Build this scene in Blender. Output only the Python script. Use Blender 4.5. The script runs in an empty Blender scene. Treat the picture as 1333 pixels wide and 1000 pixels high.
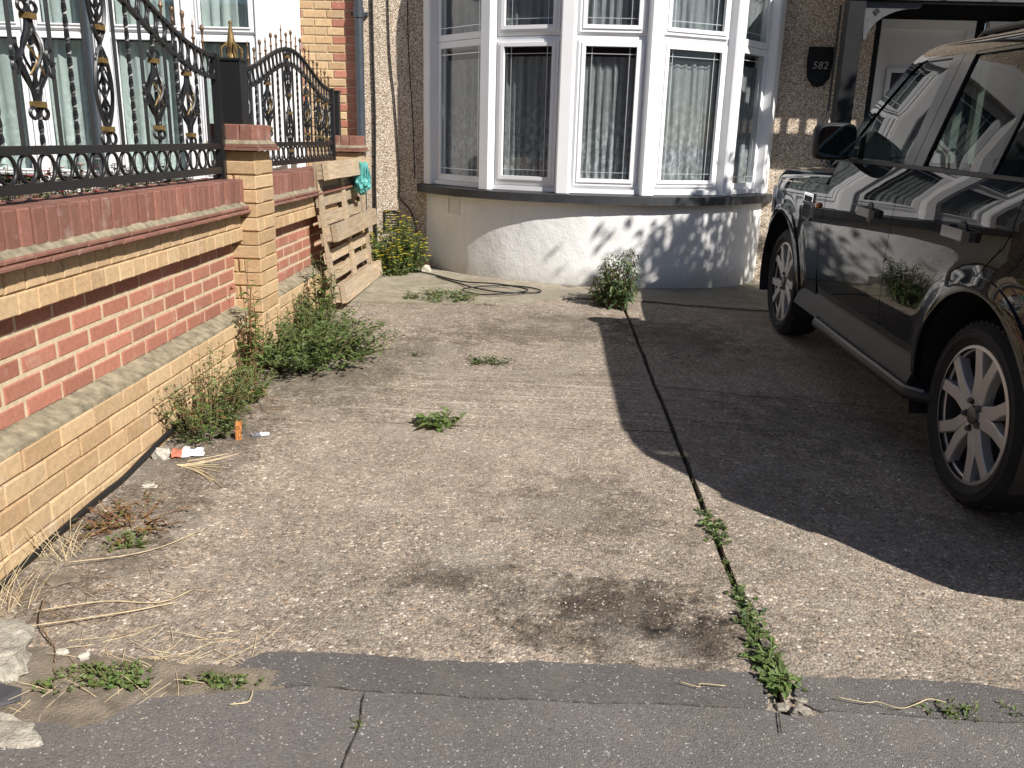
import bpy, bmesh, math, random
import numpy as np
from mathutils import Vector, Matrix, noise, geometry
random.seed(7); np.random.seed(7)
R_ = math.radians
scene = bpy.context.scene
C = scene.collection
# ------------------------------------------------------------ camera
CAM_H = 1.39
RW = Matrix(((0.9988842661806661, 0.03596146819469465, -0.03061038356496641),
             (0.03936582361163733, -0.2759933567497211, 0.9603530595366471),
             (0.026087443494713255, -0.9604865641097241, -0.27710107444145177)))
cam_d = bpy.data.cameras.new('camera'); cam = bpy.data.objects.new('camera', cam_d); C.objects.link(cam)
right, down, fwd = RW.col[0], RW.col[1], RW.col[2]
m = Matrix.Identity(4)
for i in range(3):
    m[i][0] = right[i]; m[i][1] = -down[i]; m[i][2] = -fwd[i]
m[2][3] = CAM_H
cam.matrix_world = m
cam_d.sensor_fit = 'HORIZONTAL'; cam_d.sensor_width = 36.0; cam_d.lens = 36.0 * 1110.0 / 1333.0
cam_d.clip_start = 0.05; cam_d.clip_end = 2000
scene.camera = cam
# ------------------------------------------------------------ world and sun
SUN = Vector((0.86, -0.76, 1.0)).normalized()
w = bpy.data.worlds.new('World'); scene.world = w; w.use_nodes = True
nt = w.node_tree; bg = nt.nodes['Background']
sky = nt.nodes.new('ShaderNodeTexSky'); sky.sky_type = 'NISHITA'; sky.sun_disc = False
sky.sun_elevation = math.asin(SUN.z); sky.sun_rotation = math.atan2(SUN.x, SUN.y)
sky.air_density = 1.0; sky.dust_density = 0.4; sky.ozone_density = 2.0; sky.altitude = 20
nt.links.new(sky.outputs[0], bg.inputs[0]); bg.inputs[1].default_value = 0.056
sl = bpy.data.lights.new('sun', 'SUN'); sl.energy = 5.0; sl.angle = R_(0.53); sl.color = (1.0, 0.955, 0.89)
so = bpy.data.objects.new('sun', sl); C.objects.link(so)
so.rotation_euler = SUN.to_track_quat('Z', 'Y').to_euler(); so.location = (8, -8, 12)
scene.view_settings.view_transform = 'Standard'; scene.view_settings.look = 'None'
scene.view_settings.exposure = 0.55; scene.view_settings.gamma = 1.0
scene.view_settings.use_curve_mapping = False
scene.cycles.max_bounces = 10; scene.cycles.transparent_max_bounces = 24

# ------------------------------------------------------------ helpers
def gz(x, y):
    z = 0.026 * (min(max(y, 2.0), 7.6) - 2.0)
    ramp = min(max((y - 1.9) / 0.8, 0), 1)
    z -= 0.045 * min(max(0.0, x - 0.66), 2.6) * ramp
    return z

class MB:
    def __init__(s): s.v = []; s.f = []
    def add(s, vs, fs):
        n = len(s.v); s.v += [tuple(p) for p in vs]; s.f += [tuple(i + n for i in f) for f in fs]; return s
    def box(s, a, b, M=None):
        x0, y0, z0 = a; x1, y1, z1 = b
        vs = [Vector(p) for p in ((x0,y0,z0),(x1,y0,z0),(x1,y1,z0),(x0,y1,z0),(x0,y0,z1),(x1,y0,z1),(x1,y1,z1),(x0,y1,z1))]
        if M is not None: vs = [M @ p for p in vs]
        return s.add(vs, [(0,3,2,1),(4,5,6,7),(0,1,5,4),(1,2,6,5),(2,3,7,6),(3,0,4,7)])
    def prism(s, poly, lo, hi, fn):
        """poly in 2D, extruded lo..hi; fn(a, b, h) gives the 3D point"""
        n = len(poly)
        vs = [fn(a, b, lo) for a, b in poly] + [fn(a, b, hi) for a, b in poly]
        fs = [tuple(range(n))[::-1], tuple(range(n, 2 * n))]
        fs += [(i, (i + 1) % n, n + (i + 1) % n, n + i) for i in range(n)]
        return s.add(vs, fs)
    def tube(s, path, r, n=6, twist=0.0, cap=True, square=False):
        pts = [Vector(p) for p in path]; k = len(pts)
        rs = r if isinstance(r, (list, tuple)) else [r] * k
        t0 = (pts[1] - pts[0]).normalized()
        ref = Vector((0, 0, 1)) if abs(t0.z) < 0.9 else Vector((1, 0, 0))
        nrm = (ref - t0 * ref.dot(t0)).normalized(); vs = []
        for i in range(k):
            t = (pts[min(i + 1, k - 1)] - pts[max(i - 1, 0)])
            t = t.normalized() if t.length > 1e-9 else t0
            nrm = nrm - t * nrm.dot(t)
            nrm = nrm.normalized() if nrm.length > 1e-6 else t.orthogonal().normalized()
            bi = t.cross(nrm)
            for j in range(n):
                a = 2 * math.pi * j / n + twist * i
                vs.append(pts[i] + (nrm * math.cos(a) + bi * math.sin(a)) * rs[i])
        fs = [(i*n + j, i*n + (j+1) % n, (i+1)*n + (j+1) % n, (i+1)*n + j) for i in range(k-1) for j in range(n)]
        if cap: fs += [tuple(range(n))[::-1], tuple(range((k-1)*n, k*n))]
        return s.add(vs, fs)
    def ring(s, c, ax, ay, rx, ry, r, n=18, k=5):
        c, ax, ay = Vector(c), Vector(ax).normalized(), Vector(ay).normalized(); az = ax.cross(ay)
        vs = []
        for i in range(n):
            a = 2 * math.pi * i / n; p = c + ax * rx * math.cos(a) + ay * ry * math.sin(a)
            o = (ax * math.cos(a) * ry + ay * math.sin(a) * rx).normalized()
            for j in range(k):
                b = 2 * math.pi * j / k; vs.append(p + (o * math.cos(b) + az * math.sin(b)) * r)
        fs = [(i*k + j, ((i+1) % n)*k + j, ((i+1) % n)*k + (j+1) % k, i*k + (j+1) % k) for i in range(n) for j in range(k)]
        return s.add(vs, fs)
    def lathe(s, prof, n, fn, closed=False):
        """prof [(r, h)], fn(x, y, h)"""
        k = len(prof); vs = []
        for r, h in prof:
            for j in range(n):
                a = 2 * math.pi * j / n; vs.append(fn(r * math.cos(a), r * math.sin(a), h))
        fs = [(i*n + j, i*n + (j+1) % n, (i+1)*n + (j+1) % n, (i+1)*n + j) for i in range(k-1) for j in range(n)]
        if closed: fs += [((k-1)*n + j, (k-1)*n + (j+1) % n, (j+1) % n, j) for j in range(n)]
        return s.add(vs, fs)
    def mesh(s, name, mat, smooth=False, angle=None):
        me = bpy.data.meshes.new(name); me.from_pydata(s.v, [], s.f); me.validate(); me.update()
        bm = bmesh.new(); bm.from_mesh(me); bmesh.ops.recalc_face_normals(bm, faces=bm.faces); bm.to_mesh(me); bm.free()
        if mat: me.materials.append(mat)
        if smooth:
            me.shade_smooth()
            if angle: me.set_sharp_from_angle(angle=R_(angle))
        return me
    def build(s, name, mat, parent=None, smooth=False, angle=None, M=None):
        return link(name, s.mesh(name, mat, smooth, angle), parent, M)

def link(name, me, parent=None, M=None):
    o = bpy.data.objects.new(name, me); C.objects.link(o)
    if parent is not None: o.parent = parent
    if M is not None: o.matrix_local = M
    return o
def tag(o, label, cat, group=None, kind=None):
    if label: o['label'] = label
    if cat: o['category'] = cat
    if group: o['group'] = group
    if kind: o['kind'] = kind
    return o
def struct(o, label=None):
    o['kind'] = 'structure'
    if label: o['label'] = label
    return o
def empty(name, loc=(0, 0, 0), label=None, cat=None, group=None):
    o = bpy.data.objects.new(name, None); C.objects.link(o); o.location = loc
    o.empty_display_size = 0.1
    if label: tag(o, label, cat, group)
    return o
def T(x, y, z): return Matrix.Translation((x, y, z))
def RZ(a): return Matrix.Rotation(a, 4, 'Z')

# ------------------------------------------------------------ materials
def newmat(name):
    mt = bpy.data.materials.new(name); mt.use_nodes = True
    n = mt.node_tree.nodes; b = n['Principled BSDF']
    return mt, mt.node_tree, b
class G:
    """tiny node-graph helper"""
    def __init__(s, nt): s.nt = nt
    def n(s, t, **kw):
        nd = s.nt.nodes.new(t)
        for k, v in kw.items(): setattr(nd, k, v)
        return nd
    def l(s, a, b): s.nt.links.new(a, b)
    def pos(s): return s.n('ShaderNodeNewGeometry').outputs['Position']
    def obj(s): return s.n('ShaderNodeTexCoord').outputs['Object']
    def scaled(s, vec, sc):
        m = s.n('ShaderNodeVectorMath', operation='MULTIPLY'); s.l(vec, m.inputs[0]); m.inputs[1].default_value = sc; return m.outputs[0]
    def noise(s, vec, scale, detail=4, rough=0.55):
        t = s.n('ShaderNodeTexNoise'); s.l(vec, t.inputs['Vector']); t.inputs['Scale'].default_value = scale
        t.inputs['Detail'].default_value = detail; t.inputs['Roughness'].default_value = rough; return t.outputs['Fac']
    def voro(s, vec, scale, out='Color', feature='F1'):
        t = s.n('ShaderNodeTexVoronoi', feature=feature); s.l(vec, t.inputs['Vector']); t.inputs['Scale'].default_value = scale
        return t.outputs[out]
    def ramp(s, fac, stops, interp='LINEAR'):
        r = s.n('ShaderNodeValToRGB'); s.l(fac, r.inputs[0]); cr = r.color_ramp; cr.interpolation = interp
        while len(cr.elements) < len(stops): cr.elements.new(0.5)
        for e, (p, c) in zip(cr.elements, stops):
            e.position = p; e.color = (c[0], c[1], c[2], 1) if hasattr(c, '__len__') else (c, c, c, 1)
        return r.outputs[0]
    def mix(s, fac, a, b, mode='MIX'):
        m = s.n('ShaderNodeMix', data_type='RGBA', blend_type=mode); m.clamp_factor = True
        for sock, v in ((m.inputs['Factor'], fac), (m.inputs['A'], a), (m.inputs['B'], b)):
            ins = sock
            if sock.name == 'Factor': ins = m.inputs[0]
            elif sock.name == 'A': ins = m.inputs[6]
            else: ins = m.inputs[7]
            if hasattr(v, 'is_linked') or isinstance(v, bpy.types.NodeSocket): s.l(v, ins)
            elif hasattr(v, '__len__'): ins.default_value = (v[0], v[1], v[2], 1)
            else: ins.default_value = v
        return m.outputs[2]
    def math(s, op, a, b=None, clamp=False):
        m = s.n('ShaderNodeMath', operation=op); m.use_clamp = clamp
        for i, v in ((0, a), (1, b)):
            if v is None: continue
            if isinstance(v, bpy.types.NodeSocket): s.l(v, m.inputs[i])
            else: m.inputs[i].default_value = v
        return m.outputs[0]
    def maprange(s, v, a, b, c, d, smooth=True):
        m = s.n('ShaderNodeMapRange'); m.interpolation_type = 'SMOOTHSTEP' if smooth else 'LINEAR'
        s.l(v, m.inputs[0])
        for i, q in zip((1, 2, 3, 4), (a, b, c, d)): m.inputs[i].default_value = q
        return m.outputs[0]
    def blob(s, vec, cx, cy, rx, ry, nz=None, amt=0.5):
        """1 inside an ellipse on the ground, 0 outside, ragged by noise"""
        m = s.n('ShaderNodeVectorMath', operation='SUBTRACT'); s.l(vec, m.inputs[0]); m.inputs[1].default_value = (cx, cy, 0)
        q = s.scaled(m.outputs[0], (1 / rx, 1 / ry, 0))
        ln = s.n('ShaderNodeVectorMath', operation='LENGTH'); s.l(q, ln.inputs[0]); d = ln.outputs['Value']
        if nz is not None: d = s.math('ADD', d, s.math('MULTIPLY', s.math('SUBTRACT', nz, 0.5), amt * 3.6))
        return s.maprange(d, 0.35, 1.15, 1, 0)
    def bump(s, h, strength, dist, bsdf):
        b = s.n('ShaderNodeBump'); s.l(h, b.inputs['Height']); b.inputs['Strength'].default_value = strength
        b.inputs['Distance'].default_value = dist; s.l(b.outputs[0], bsdf.inputs['Normal'])
def simple(name, col, rough=0.6, metal=0.0, var=0.0, vscale=12, bump=0.0, bscale=60, bdist=0.003, rnd=0.0, spec=0.5, coat=0.0, objco=False, trans=0.0):
    mt, nt, b = newmat(name); g = G(nt)
    b.inputs['Roughness'].default_value = rough; b.inputs['Metallic'].default_value = metal
    b.inputs['Specular IOR Level'].default_value = spec; b.inputs['Coat Weight'].default_value = coat
    p = g.obj() if objco else g.pos()
    c = None
    if var:
        nz = g.noise(p, vscale, 5, 0.6)
        c = g.ramp(nz, [(0.25, [q * (1 - var) for q in col]), (0.75, [min(1, q * (1 + var)) for q in col])])
    if rnd:
        oi = g.n('ShaderNodeObjectInfo').outputs['Random']
        k = g.maprange(oi, 0, 1, 1 - rnd, 1 + rnd, False)
        hs = g.n('ShaderNodeHueSaturation'); g.l(k, hs.inputs['Value'])
        hue = g.maprange(g.math('FRACT', g.math('MULTIPLY', oi, 7.31)), 0, 1, 0.5 - rnd * 0.05, 0.5 + rnd * 0.05, False); g.l(hue, hs.inputs['Hue'])
        if c is not None: g.l(c, hs.inputs['Color'])
        else: hs.inputs['Color'].default_value = (*col, 1)
        c = hs.outputs[0]
    if c is not None: g.l(c, b.inputs['Base Color'])
    else: b.inputs['Base Color'].default_value = (*col, 1)
    if bump: g.bump(g.noise(p, bscale, 4, 0.6), bump, bdist, b)
    if trans:
        b.inputs['Transmission Weight'].default_value = 0
        tr = g.n('ShaderNodeBsdfTranslucent'); 
        if c is not None: g.l(c, tr.inputs[0])
        else: tr.inputs[0].default_value = (*col, 1)
        mx = g.n('ShaderNodeMixShader'); mx.inputs[0].default_value = trans
        g.l(b.outputs[0], mx.inputs[1]); g.l(tr.outputs[0], mx.inputs[2])
        g.l(mx.outputs[0], nt.nodes['Material Output'].inputs[0])
    return mt
def glass_mat(name, tint, ior=1.5):
    mt, nt, b = newmat(name); nt.nodes.remove(b); g = G(nt)
    ge = g.n('ShaderNodeNewGeometry'); dt = g.n('ShaderNodeVectorMath', operation='DOT_PRODUCT')
    g.l(ge.outputs['Normal'], dt.inputs[0]); g.l(ge.outputs['Incoming'], dt.inputs[1])
    f0 = ((ior - 1) / (ior + 1)) ** 2
    c5 = g.math('POWER', g.math('SUBTRACT', 1.0, g.math('ABSOLUTE', dt.outputs['Value']), True), 5.0)
    fac = g.math('ADD', g.math('MULTIPLY', c5, 1 - f0), f0, True)
    tr = g.n('ShaderNodeBsdfTransparent'); tr.inputs[0].default_value = (*tint, 1)
    gl = g.n('ShaderNodeBsdfGlossy'); gl.inputs['Roughness'].default_value = 0.005
    mx = g.n('ShaderNodeMixShader'); g.l(fac, mx.inputs[0]); g.l(tr.outputs[0], mx.inputs[1]); g.l(gl.outputs[0], mx.inputs[2])
    g.l(mx.outputs[0], nt.nodes['Material Output'].inputs[0]); return mt

M = {}
def brick_mat(name, col, col2, rnd):
    mt, nt, b = newmat(name); g = G(nt); p = g.pos()
    oi = g.n('ShaderNodeObjectInfo').outputs['Random']
    base = g.mix(oi, col, col2)
    k = g.maprange(g.math('FRACT', g.math('MULTIPLY', oi, 13.7)), 0, 1, 1 - rnd, 1 + rnd * .7, False)
    hs = g.n('ShaderNodeHueSaturation'); g.l(k, hs.inputs['Value']); g.l(base, hs.inputs['Color'])
    n1 = g.noise(p, 45, 5, 0.65)
    c = g.mix(1.0, hs.outputs[0], g.ramp(n1, [(0.25, 0.72), (0.6, 1.0), (0.8, 1.12)]), 'MULTIPLY')
    n2 = g.noise(p, 2.3, 5, 0.7)
    c = g.mix(g.ramp(n2, [(0.52, 0.0), (0.75, 0.45)]), c, (col[0] * .45 + .03, col[1] * .5 + .03, col[2] * .5 + .03))
    c = g.mix(g.ramp(g.noise(p, 190, 2, .5), [(0.62, 0), (0.75, 0.5)]), c, (0.10, 0.06, 0.04))
    c = g.mix(g.ramp(g.noise(p, 5.5, 7, .75), [(0.56, 0), (0.72, .38)]), c, (0.52, 0.46, 0.38))
    hs2 = g.n('ShaderNodeHueSaturation'); hs2.inputs['Saturation'].default_value = .9; g.l(c, hs2.inputs['Color']); c = hs2.outputs[0]
    g.l(c, b.inputs['Base Color']); b.inputs['Roughness'].default_value = 0.85
    g.bump(g.math('ADD', n1, g.noise(p, 260, 2, .6)), 0.5, 0.004, b); return mt
M['brick_red'] = brick_mat('red brick', (0.44, 0.155, 0.088), (0.36, 0.115, 0.062), 0.14)
M['brick_yel'] = brick_mat('yellow brick', (0.56, 0.38, 0.19), (0.50, 0.31, 0.14), 0.14)
M['brick_dark'] = brick_mat('dark red coping brick', (0.27, 0.095, 0.06), (0.21, 0.08, 0.052), 0.18)
M['tile'] = brick_mat('creasing tile', (0.26, 0.10, 0.06), (0.2, 0.08, 0.05), 0.18)
M['mortar'] = simple('mortar', (0.52, 0.42, 0.28), 0.95, var=0.22, vscale=30, bump=0.6, bscale=150)
M['mortar_y'] = simple('yellow mortar', (0.40, 0.275, 0.14), 0.95, var=0.25, vscale=20, bump=0.6, bscale=150)
M['mortar_dk'] = simple('weathered mortar', (0.235, 0.20, 0.135), 0.95, var=0.6, vscale=22, bump=0.7, bscale=90, bdist=.006)
M['iron'] = simple('black painted iron', (0.012, 0.012, 0.013), 0.42, bump=0.25, bscale=220, bdist=.001)
M['gold'] = simple('worn gold paint', (0.20, 0.13, 0.045), 0.55, metal=0.4, var=0.5, vscale=60)
M['bronze'] = simple('bronzed iron', (0.16, 0.095, 0.055), 0.45, metal=0.5, var=0.5, vscale=70)
M['upvc'] = simple('white plastic window frame', (0.82, 0.82, 0.83), 0.32, var=0.03, vscale=5)
M['white_paint'] = simple('white painted timber', (0.78, 0.775, 0.77), 0.45, var=0.05, vscale=9, bump=.15, bscale=40)
M['lead'] = simple('glazing bar strip', (0.62, 0.64, 0.66), 0.35, metal=0.6)
M['digit'] = simple('shade-grey numeral', (0.30, 0.30, 0.29), .5)  # numerals greyed in colour to imitate the shade over the plaque
M['glass'] = glass_mat('window glass', (0.93, 0.95, 0.955))
M['carglass'] = glass_mat('tinted car glass', (0.26, 0.31, 0.29), 1.52)
M['mirror'] = simple('mirror silver', (0.55, 0.66, 0.72), 0.02, metal=1.0)
M['room'] = simple('dim room plaster', (0.10, 0.095, 0.09), 0.9, var=.1)  # walls coloured dark so the rooms behind the glass look unlit
M['sill'] = simple('dark grey painted sill', (0.035, 0.037, 0.042), 0.55, var=0.35, vscale=14, bump=.35, bscale=70)
M['pipe'] = simple('grey plastic downpipe', (0.045, 0.055, 0.068), 0.45, var=.15)
M['cable'] = simple('black rubber', (0.012, 0.012, 0.012), 0.5)
M['door'] = simple('white door panel', (0.82, 0.81, 0.79), 0.4, var=.04)
M['porch_dk'] = simple('black painted porch timber', (0.009, 0.010, 0.011), 0.65, spec=.25, var=.3, bump=.2, bscale=50)
M['porch_gr'] = simple('grey painted porch trim', (0.055, 0.058, 0.062), 0.6, var=.3, vscale=20)
M['slate'] = simple('slate roof', (0.06, 0.06, 0.065), 0.7, var=.3, bump=.4)
M['soil'] = simple('dark soil', (0.055, 0.042, 0.03), 0.98, var=0.5, vscale=40, bump=.9, bscale=120, bdist=.01)
M['dirt'] = simple('dry grey-brown dirt', (0.19, 0.155, 0.115), 0.98, var=0.5, vscale=18, bump=.9, bscale=110, bdist=.008)
M['concrete'] = simple('old concrete', (0.36, 0.33, 0.27), 0.95, var=0.5, vscale=26, bump=1.0, bscale=120, bdist=.010)
M['stone_w'] = simple('pale stone', (0.47, 0.44, 0.37), 0.95, var=.4, vscale=60, bump=.8, bscale=160, bdist=.004)
M['rubble'] = simple('broken concrete', (0.30, 0.27, 0.22), 0.95, var=.5, vscale=60, bump=.9, bscale=160, bdist=.005)
M['plastic_w'] = simple('white litter plastic', (0.75, 0.74, 0.73), 0.4, var=.1, vscale=60)
M['packet'] = simple('faded red packet', (0.42, 0.13, 0.08), .5, var=.4, vscale=70)
M['foil'] = simple('silver wrapper foil', (0.6, 0.6, 0.62), 0.3, metal=.8)
M['orange'] = simple('orange wrapper', (0.48, 0.20, 0.06), 0.5, var=.3, vscale=60)
M['teal'] = simple('teal plastic bag', (0.13, 0.44, 0.41), 0.35, var=.25, vscale=30, trans=.25)
def wood():
    mt, nt, b = newmat('weathered pallet wood'); g = G(nt); p = g.obj()
    oi = g.n('ShaderNodeObjectInfo').outputs['Random']
    q = g.scaled(p, (60, 4, 60)); gr = g.noise(q, 1.0, 6, 0.65)
    c = g.ramp(gr, [(0.3, (0.26, 0.185, 0.115)), (0.55, (0.43, 0.33, 0.215)), (0.75, (0.53, 0.42, 0.29))])
    c = g.mix(g.ramp(g.noise(p, 5, 4, .6), [(0.45, 0), (0.7, .6)]), c, (0.30, 0.26, 0.21))
    hs = g.n('ShaderNodeHueSaturation'); g.l(g.maprange(oi, 0, 1, .75, 1.2, False), hs.inputs['Value']); g.l(c, hs.inputs['Color'])
    g.l(hs.outputs[0], b.inputs['Base Color']); b.inputs['Roughness'].default_value = .9; g.bump(gr, .6, .004, b); return mt
M['wood'] = wood()
def pebbledash():
    mt, nt, b = newmat('pebbledash'); g = G(nt); p = g.pos()
    v = g.voro(p, 95); d = g.voro(p, 95, 'Distance')
    sep = g.n('ShaderNodeSeparateColor'); g.l(v, sep.inputs[0])
    c = g.ramp(sep.outputs[0], [(0.0, (0.15, 0.11, 0.08)), (0.12, (0.42, 0.32, 0.23)), (0.5, (0.66, 0.53, 0.40)), (0.8, (0.80, 0.68, 0.54)), (1.0, (0.88, 0.83, 0.74))])
    c = g.mix(g.maprange(d, 0.35, 0.8, 0, 0.8), c, (0.22, 0.17, 0.125))
    n = g.noise(p, 2.2, 5, .6)
    c = g.mix(g.ramp(n, [(0.5, 0), (0.85, .35)]), c, (0.26, 0.21, 0.17))
    g.l(c, b.inputs['Base Color']); b.inputs['Roughness'].default_value = .9
    g.bump(g.math('SUBTRACT', 1.0, d), .8, .006, b); return mt
M['dash'] = pebbledash()
def render_white():
    mt, nt, b = newmat('white painted render'); g = G(nt); p = g.pos()
    n = g.noise(p, 3.0, 6, .65); z = g.n('ShaderNodeSeparateXYZ'); g.l(p, z.inputs[0])
    c = g.ramp(n, [(0.3, (0.77, 0.765, 0.75)), (0.7, (0.84, 0.835, 0.83))])
    low = g.math('MULTIPLY', g.maprange(z.outputs[2], 0.12, 0.36, 0.9, 0), g.noise(p, 11, 6, .75))
    c = g.mix(low, c, (0.30, 0.26, 0.20))
    c = g.mix(g.ramp(g.noise(g.scaled(p, (9, 9, 1.2)), 1.0, 5, .7), [(0.58, 0), (0.8, .35)]), c, (0.5, 0.47, 0.42))
    c = g.mix(g.ramp(g.noise(p, 46, 3, .6), [(0.68, 0), (0.74, .7)]), c, (0.42, 0.39, 0.34))
    g.l(c, b.inputs['Base Color']); b.inputs['Roughness'].default_value = .75
    g.bump(g.math('ADD', g.noise(p, 14, 5, .65), g.math('MULTIPLY', g.noise(p, 90, 3, .6), .35)), .55, .012, b); return mt
M['dado'] = render_white()
def aggregate():
    mt, nt, b = newmat('exposed aggregate concrete'); g = G(nt); p = g.pos()
    big = g.noise(p, 0.9, 6, .65); mid = g.noise(p, 4.0, 6, .65); rag = g.noise(p, 7.5, 9, .82)
    warp = g.n('ShaderNodeVectorMath', operation='ADD'); g.l(p, warp.inputs[0])
    nn = g.n('ShaderNodeTexNoise'); nn.inputs['Scale'].default_value = 60; g.l(p, nn.inputs['Vector'])
    g.l(g.scaled(nn.outputs['Color'], (.006, .006, .0)), warp.inputs[1])
    wv = warp.outputs[0]
    v1 = g.voro(wv, 105); d1 = g.voro(wv, 105, 'Distance'); v2 = g.voro(wv, 260)
    s1 = g.n('ShaderNodeSeparateColor'); g.l(v1, s1.inputs[0]); s2 = g.n('ShaderNodeSeparateColor'); g.l(v2, s2.inputs[0])
    c1 = g.ramp(s1.outputs[0], [(0.0, (0.09, 0.072, 0.055)), (0.25, (0.22, 0.175, 0.122)), (0.55, (0.31, 0.245, 0.165)), (0.82, (0.42, 0.34, 0.23)), (0.91, (0.40, 0.24, 0.11)), (0.955, (0.70, 0.62, 0.50))])
    c2 = g.ramp(s2.outputs[1], [(0.0, (0.115, 0.095, 0.075)), (0.5, (0.25, 0.20, 0.15)), (1.0, (0.40, 0.335, 0.255))])
    c = g.mix(g.ramp(s1.outputs[1], [(0.40, 0.12), (0.62, 0.9)]), c2, c1)
    mat_grime = g.mix(g.ramp(mid, [(0.35, 0), (0.7, .40)]), c, (0.17, 0.14, 0.10))
    c = mat_grime
    # paler worn bands running across the drive (old scrapes)
    sep = g.n('ShaderNodeSeparateXYZ'); g.l(p, sep.inputs[0])
    str_ = g.noise(g.scaled(p, (1.1, 26, 1)), 1.0, 5, .7)
    band = g.math('MULTIPLY', g.ramp(str_, [(0.50, 0), (0.66, 1)]), g.blob(p, -.25, 4.35, 1.5, .75, big, .5))
    c = g.mix(g.math('MULTIPLY', band, .7), c, (0.47, 0.40, 0.31))
    pale = g.blob(p, -.4, 3.4, 1.3, .75, big, .8)
    c = g.mix(g.math('MULTIPLY', pale, .22), c, (0.45, 0.36, 0.26))
    # oil and dirt stains
    for cx, cy, rx, ry, k in ((.30, 2.36, .36, .20, .85), (.12, 2.18, .30, .12, .6), (.50, 2.20, .2, .16, .85), (-.22, 2.48, .24, .10, .7), (.2, 3.05, .40, .34, .42), (-.1, 5.75, .9, .35, .45), (.25, 6.2, .6, .3, .45),
                             (-1.15, 4.55, .5, .5, .5), (-1.45, 3.2, .3, 1.3, .5), (1.0, 5.9, .5, .6, .62), (1.5, 4.2, .6, .5, .4), (-.7, 5.3, .4, .3, .35)):
        c = g.mix(g.math('MULTIPLY', g.blob(p, cx, cy, rx, ry, rag, .95), k * 1.1), c, (0.30, 0.285, 0.26), 'MULTIPLY')
    moss = g.math('MULTIPLY', g.blob(p, -1.25, 4.6, .75, .8, mid, .5), g.ramp(g.noise(p, 17, 5, .7), [(.4, 0), (.6, 1)]))
    c = g.mix(g.math('MULTIPLY', moss, .5), c, (0.10, 0.10, 0.045))
    c = g.mix(1.0, c, g.ramp(big, [(0.3, (.82, .79, .79)), (0.7, (1.32, 1.27, 1.27))]), 'MULTIPLY')
    c = g.mix(1.0, c, g.ramp(rag, [(0.32, .70), (0.68, 1.32)]), 'MULTIPLY')
    c = g.mix(1.0, c, g.ramp(g.noise(p, 48, 5, .85), [(0.3, .50), (0.7, 1.55)]), 'MULTIPLY')
    fleck = g.math('MULTIPLY', g.ramp(s1.outputs[2], [(0.93, 0), (0.95, 1)]), g.ramp(d1, [(0.30, 1), (0.45, 0)]))
    c = g.mix(g.math('MULTIPLY', fleck, .6), c, (0.60, 0.52, 0.40))
    worn = g.ramp(g.noise(p, 2.6, 8, .72), [(0.50, 0), (0.62, 1)])
    c = g.mix(g.math('MULTIPLY', worn, .30), c, (0.33, 0.29, 0.235))
    hsv = g.n('ShaderNodeHueSaturation'); hsv.inputs['Saturation'].default_value = .80; hsv.inputs['Value'].default_value = .97; g.l(c, hsv.inputs['Color']); c = hsv.outputs[0]
    g.l(c, b.inputs['Base Color']); b.inputs['Roughness'].default_value = .88; b.inputs['Specular IOR Level'].default_value = .3
    h = g.math('ADD', g.math('MULTIPLY', g.math('SUBTRACT', 1.0, d1), .7), g.math('MULTIPLY', s2.outputs[0], .4))
    g.bump(h, .8, .007, b); return mt
M['agg'] = aggregate()
def asphalt(name, base):
    mt, nt, b = newmat(name); g = G(nt); p = g.pos()
    v = g.voro(p, 235); d = g.voro(p, 235, 'Distance'); s = g.n('ShaderNodeSeparateColor'); g.l(v, s.inputs[0])
    c = g.ramp(s.outputs[0], [(0.0, [q * .72 for q in base]), (0.5, base), (0.9, [q * 1.2 for q in base]), (0.972, [q * 1.4 for q in base]), (0.990, (0.42, 0.40, 0.37))])
    n = g.noise(p, 1.6, 6, .65)
    c = g.mix(1.0, c, g.ramp(n, [(0.3, .78), (0.7, 1.15)]), 'MULTIPLY')
    c = g.mix(g.ramp(g.noise(p, 7, 6, .7), [(0.5, 0), (0.75, .35)]), c, (0.20, 0.17, 0.135))
    g.l(c, b.inputs['Base Color']); b.inputs['Roughness'].default_value = .85
    g.bump(g.math('SUBTRACT', 1.0, d), .55, .004, b); return mt
M['asphalt'] = asphalt('asphalt pavement', (0.138, 0.124, 0.115))
M['asphalt2'] = asphalt('asphalt repair strip', (0.112, 0.101, 0.094))
def apron_mat():
    mt, nt, b = newmat('smooth screed'); g = G(nt); p = g.pos()
    n = g.noise(p, 2.2, 6, .7); n2 = g.noise(p, 12, 6, .7)
    c = g.ramp(n, [(0.25, (0.20, 0.17, 0.12)), (0.5, (0.32, 0.28, 0.21)), (0.75, (0.42, 0.38, 0.30))])
    c = g.mix(g.ramp(n2, [(0.40, 0), (0.68, .75)]), c, (0.15, 0.13, 0.09))
    c = g.mix(g.math('MULTIPLY', g.blob(p, .6, 7.1, 1.0, .3, n2, .6), .5), c, (.14, .12, .09))
    g.l(c, b.inputs['Base Color']); b.inputs['Roughness'].default_value = .9; g.bump(g.math('ADD', n2, g.noise(p, 150, 3, .6)), .5, .006, b); return mt
M['apron'] = apron_mat()
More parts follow.
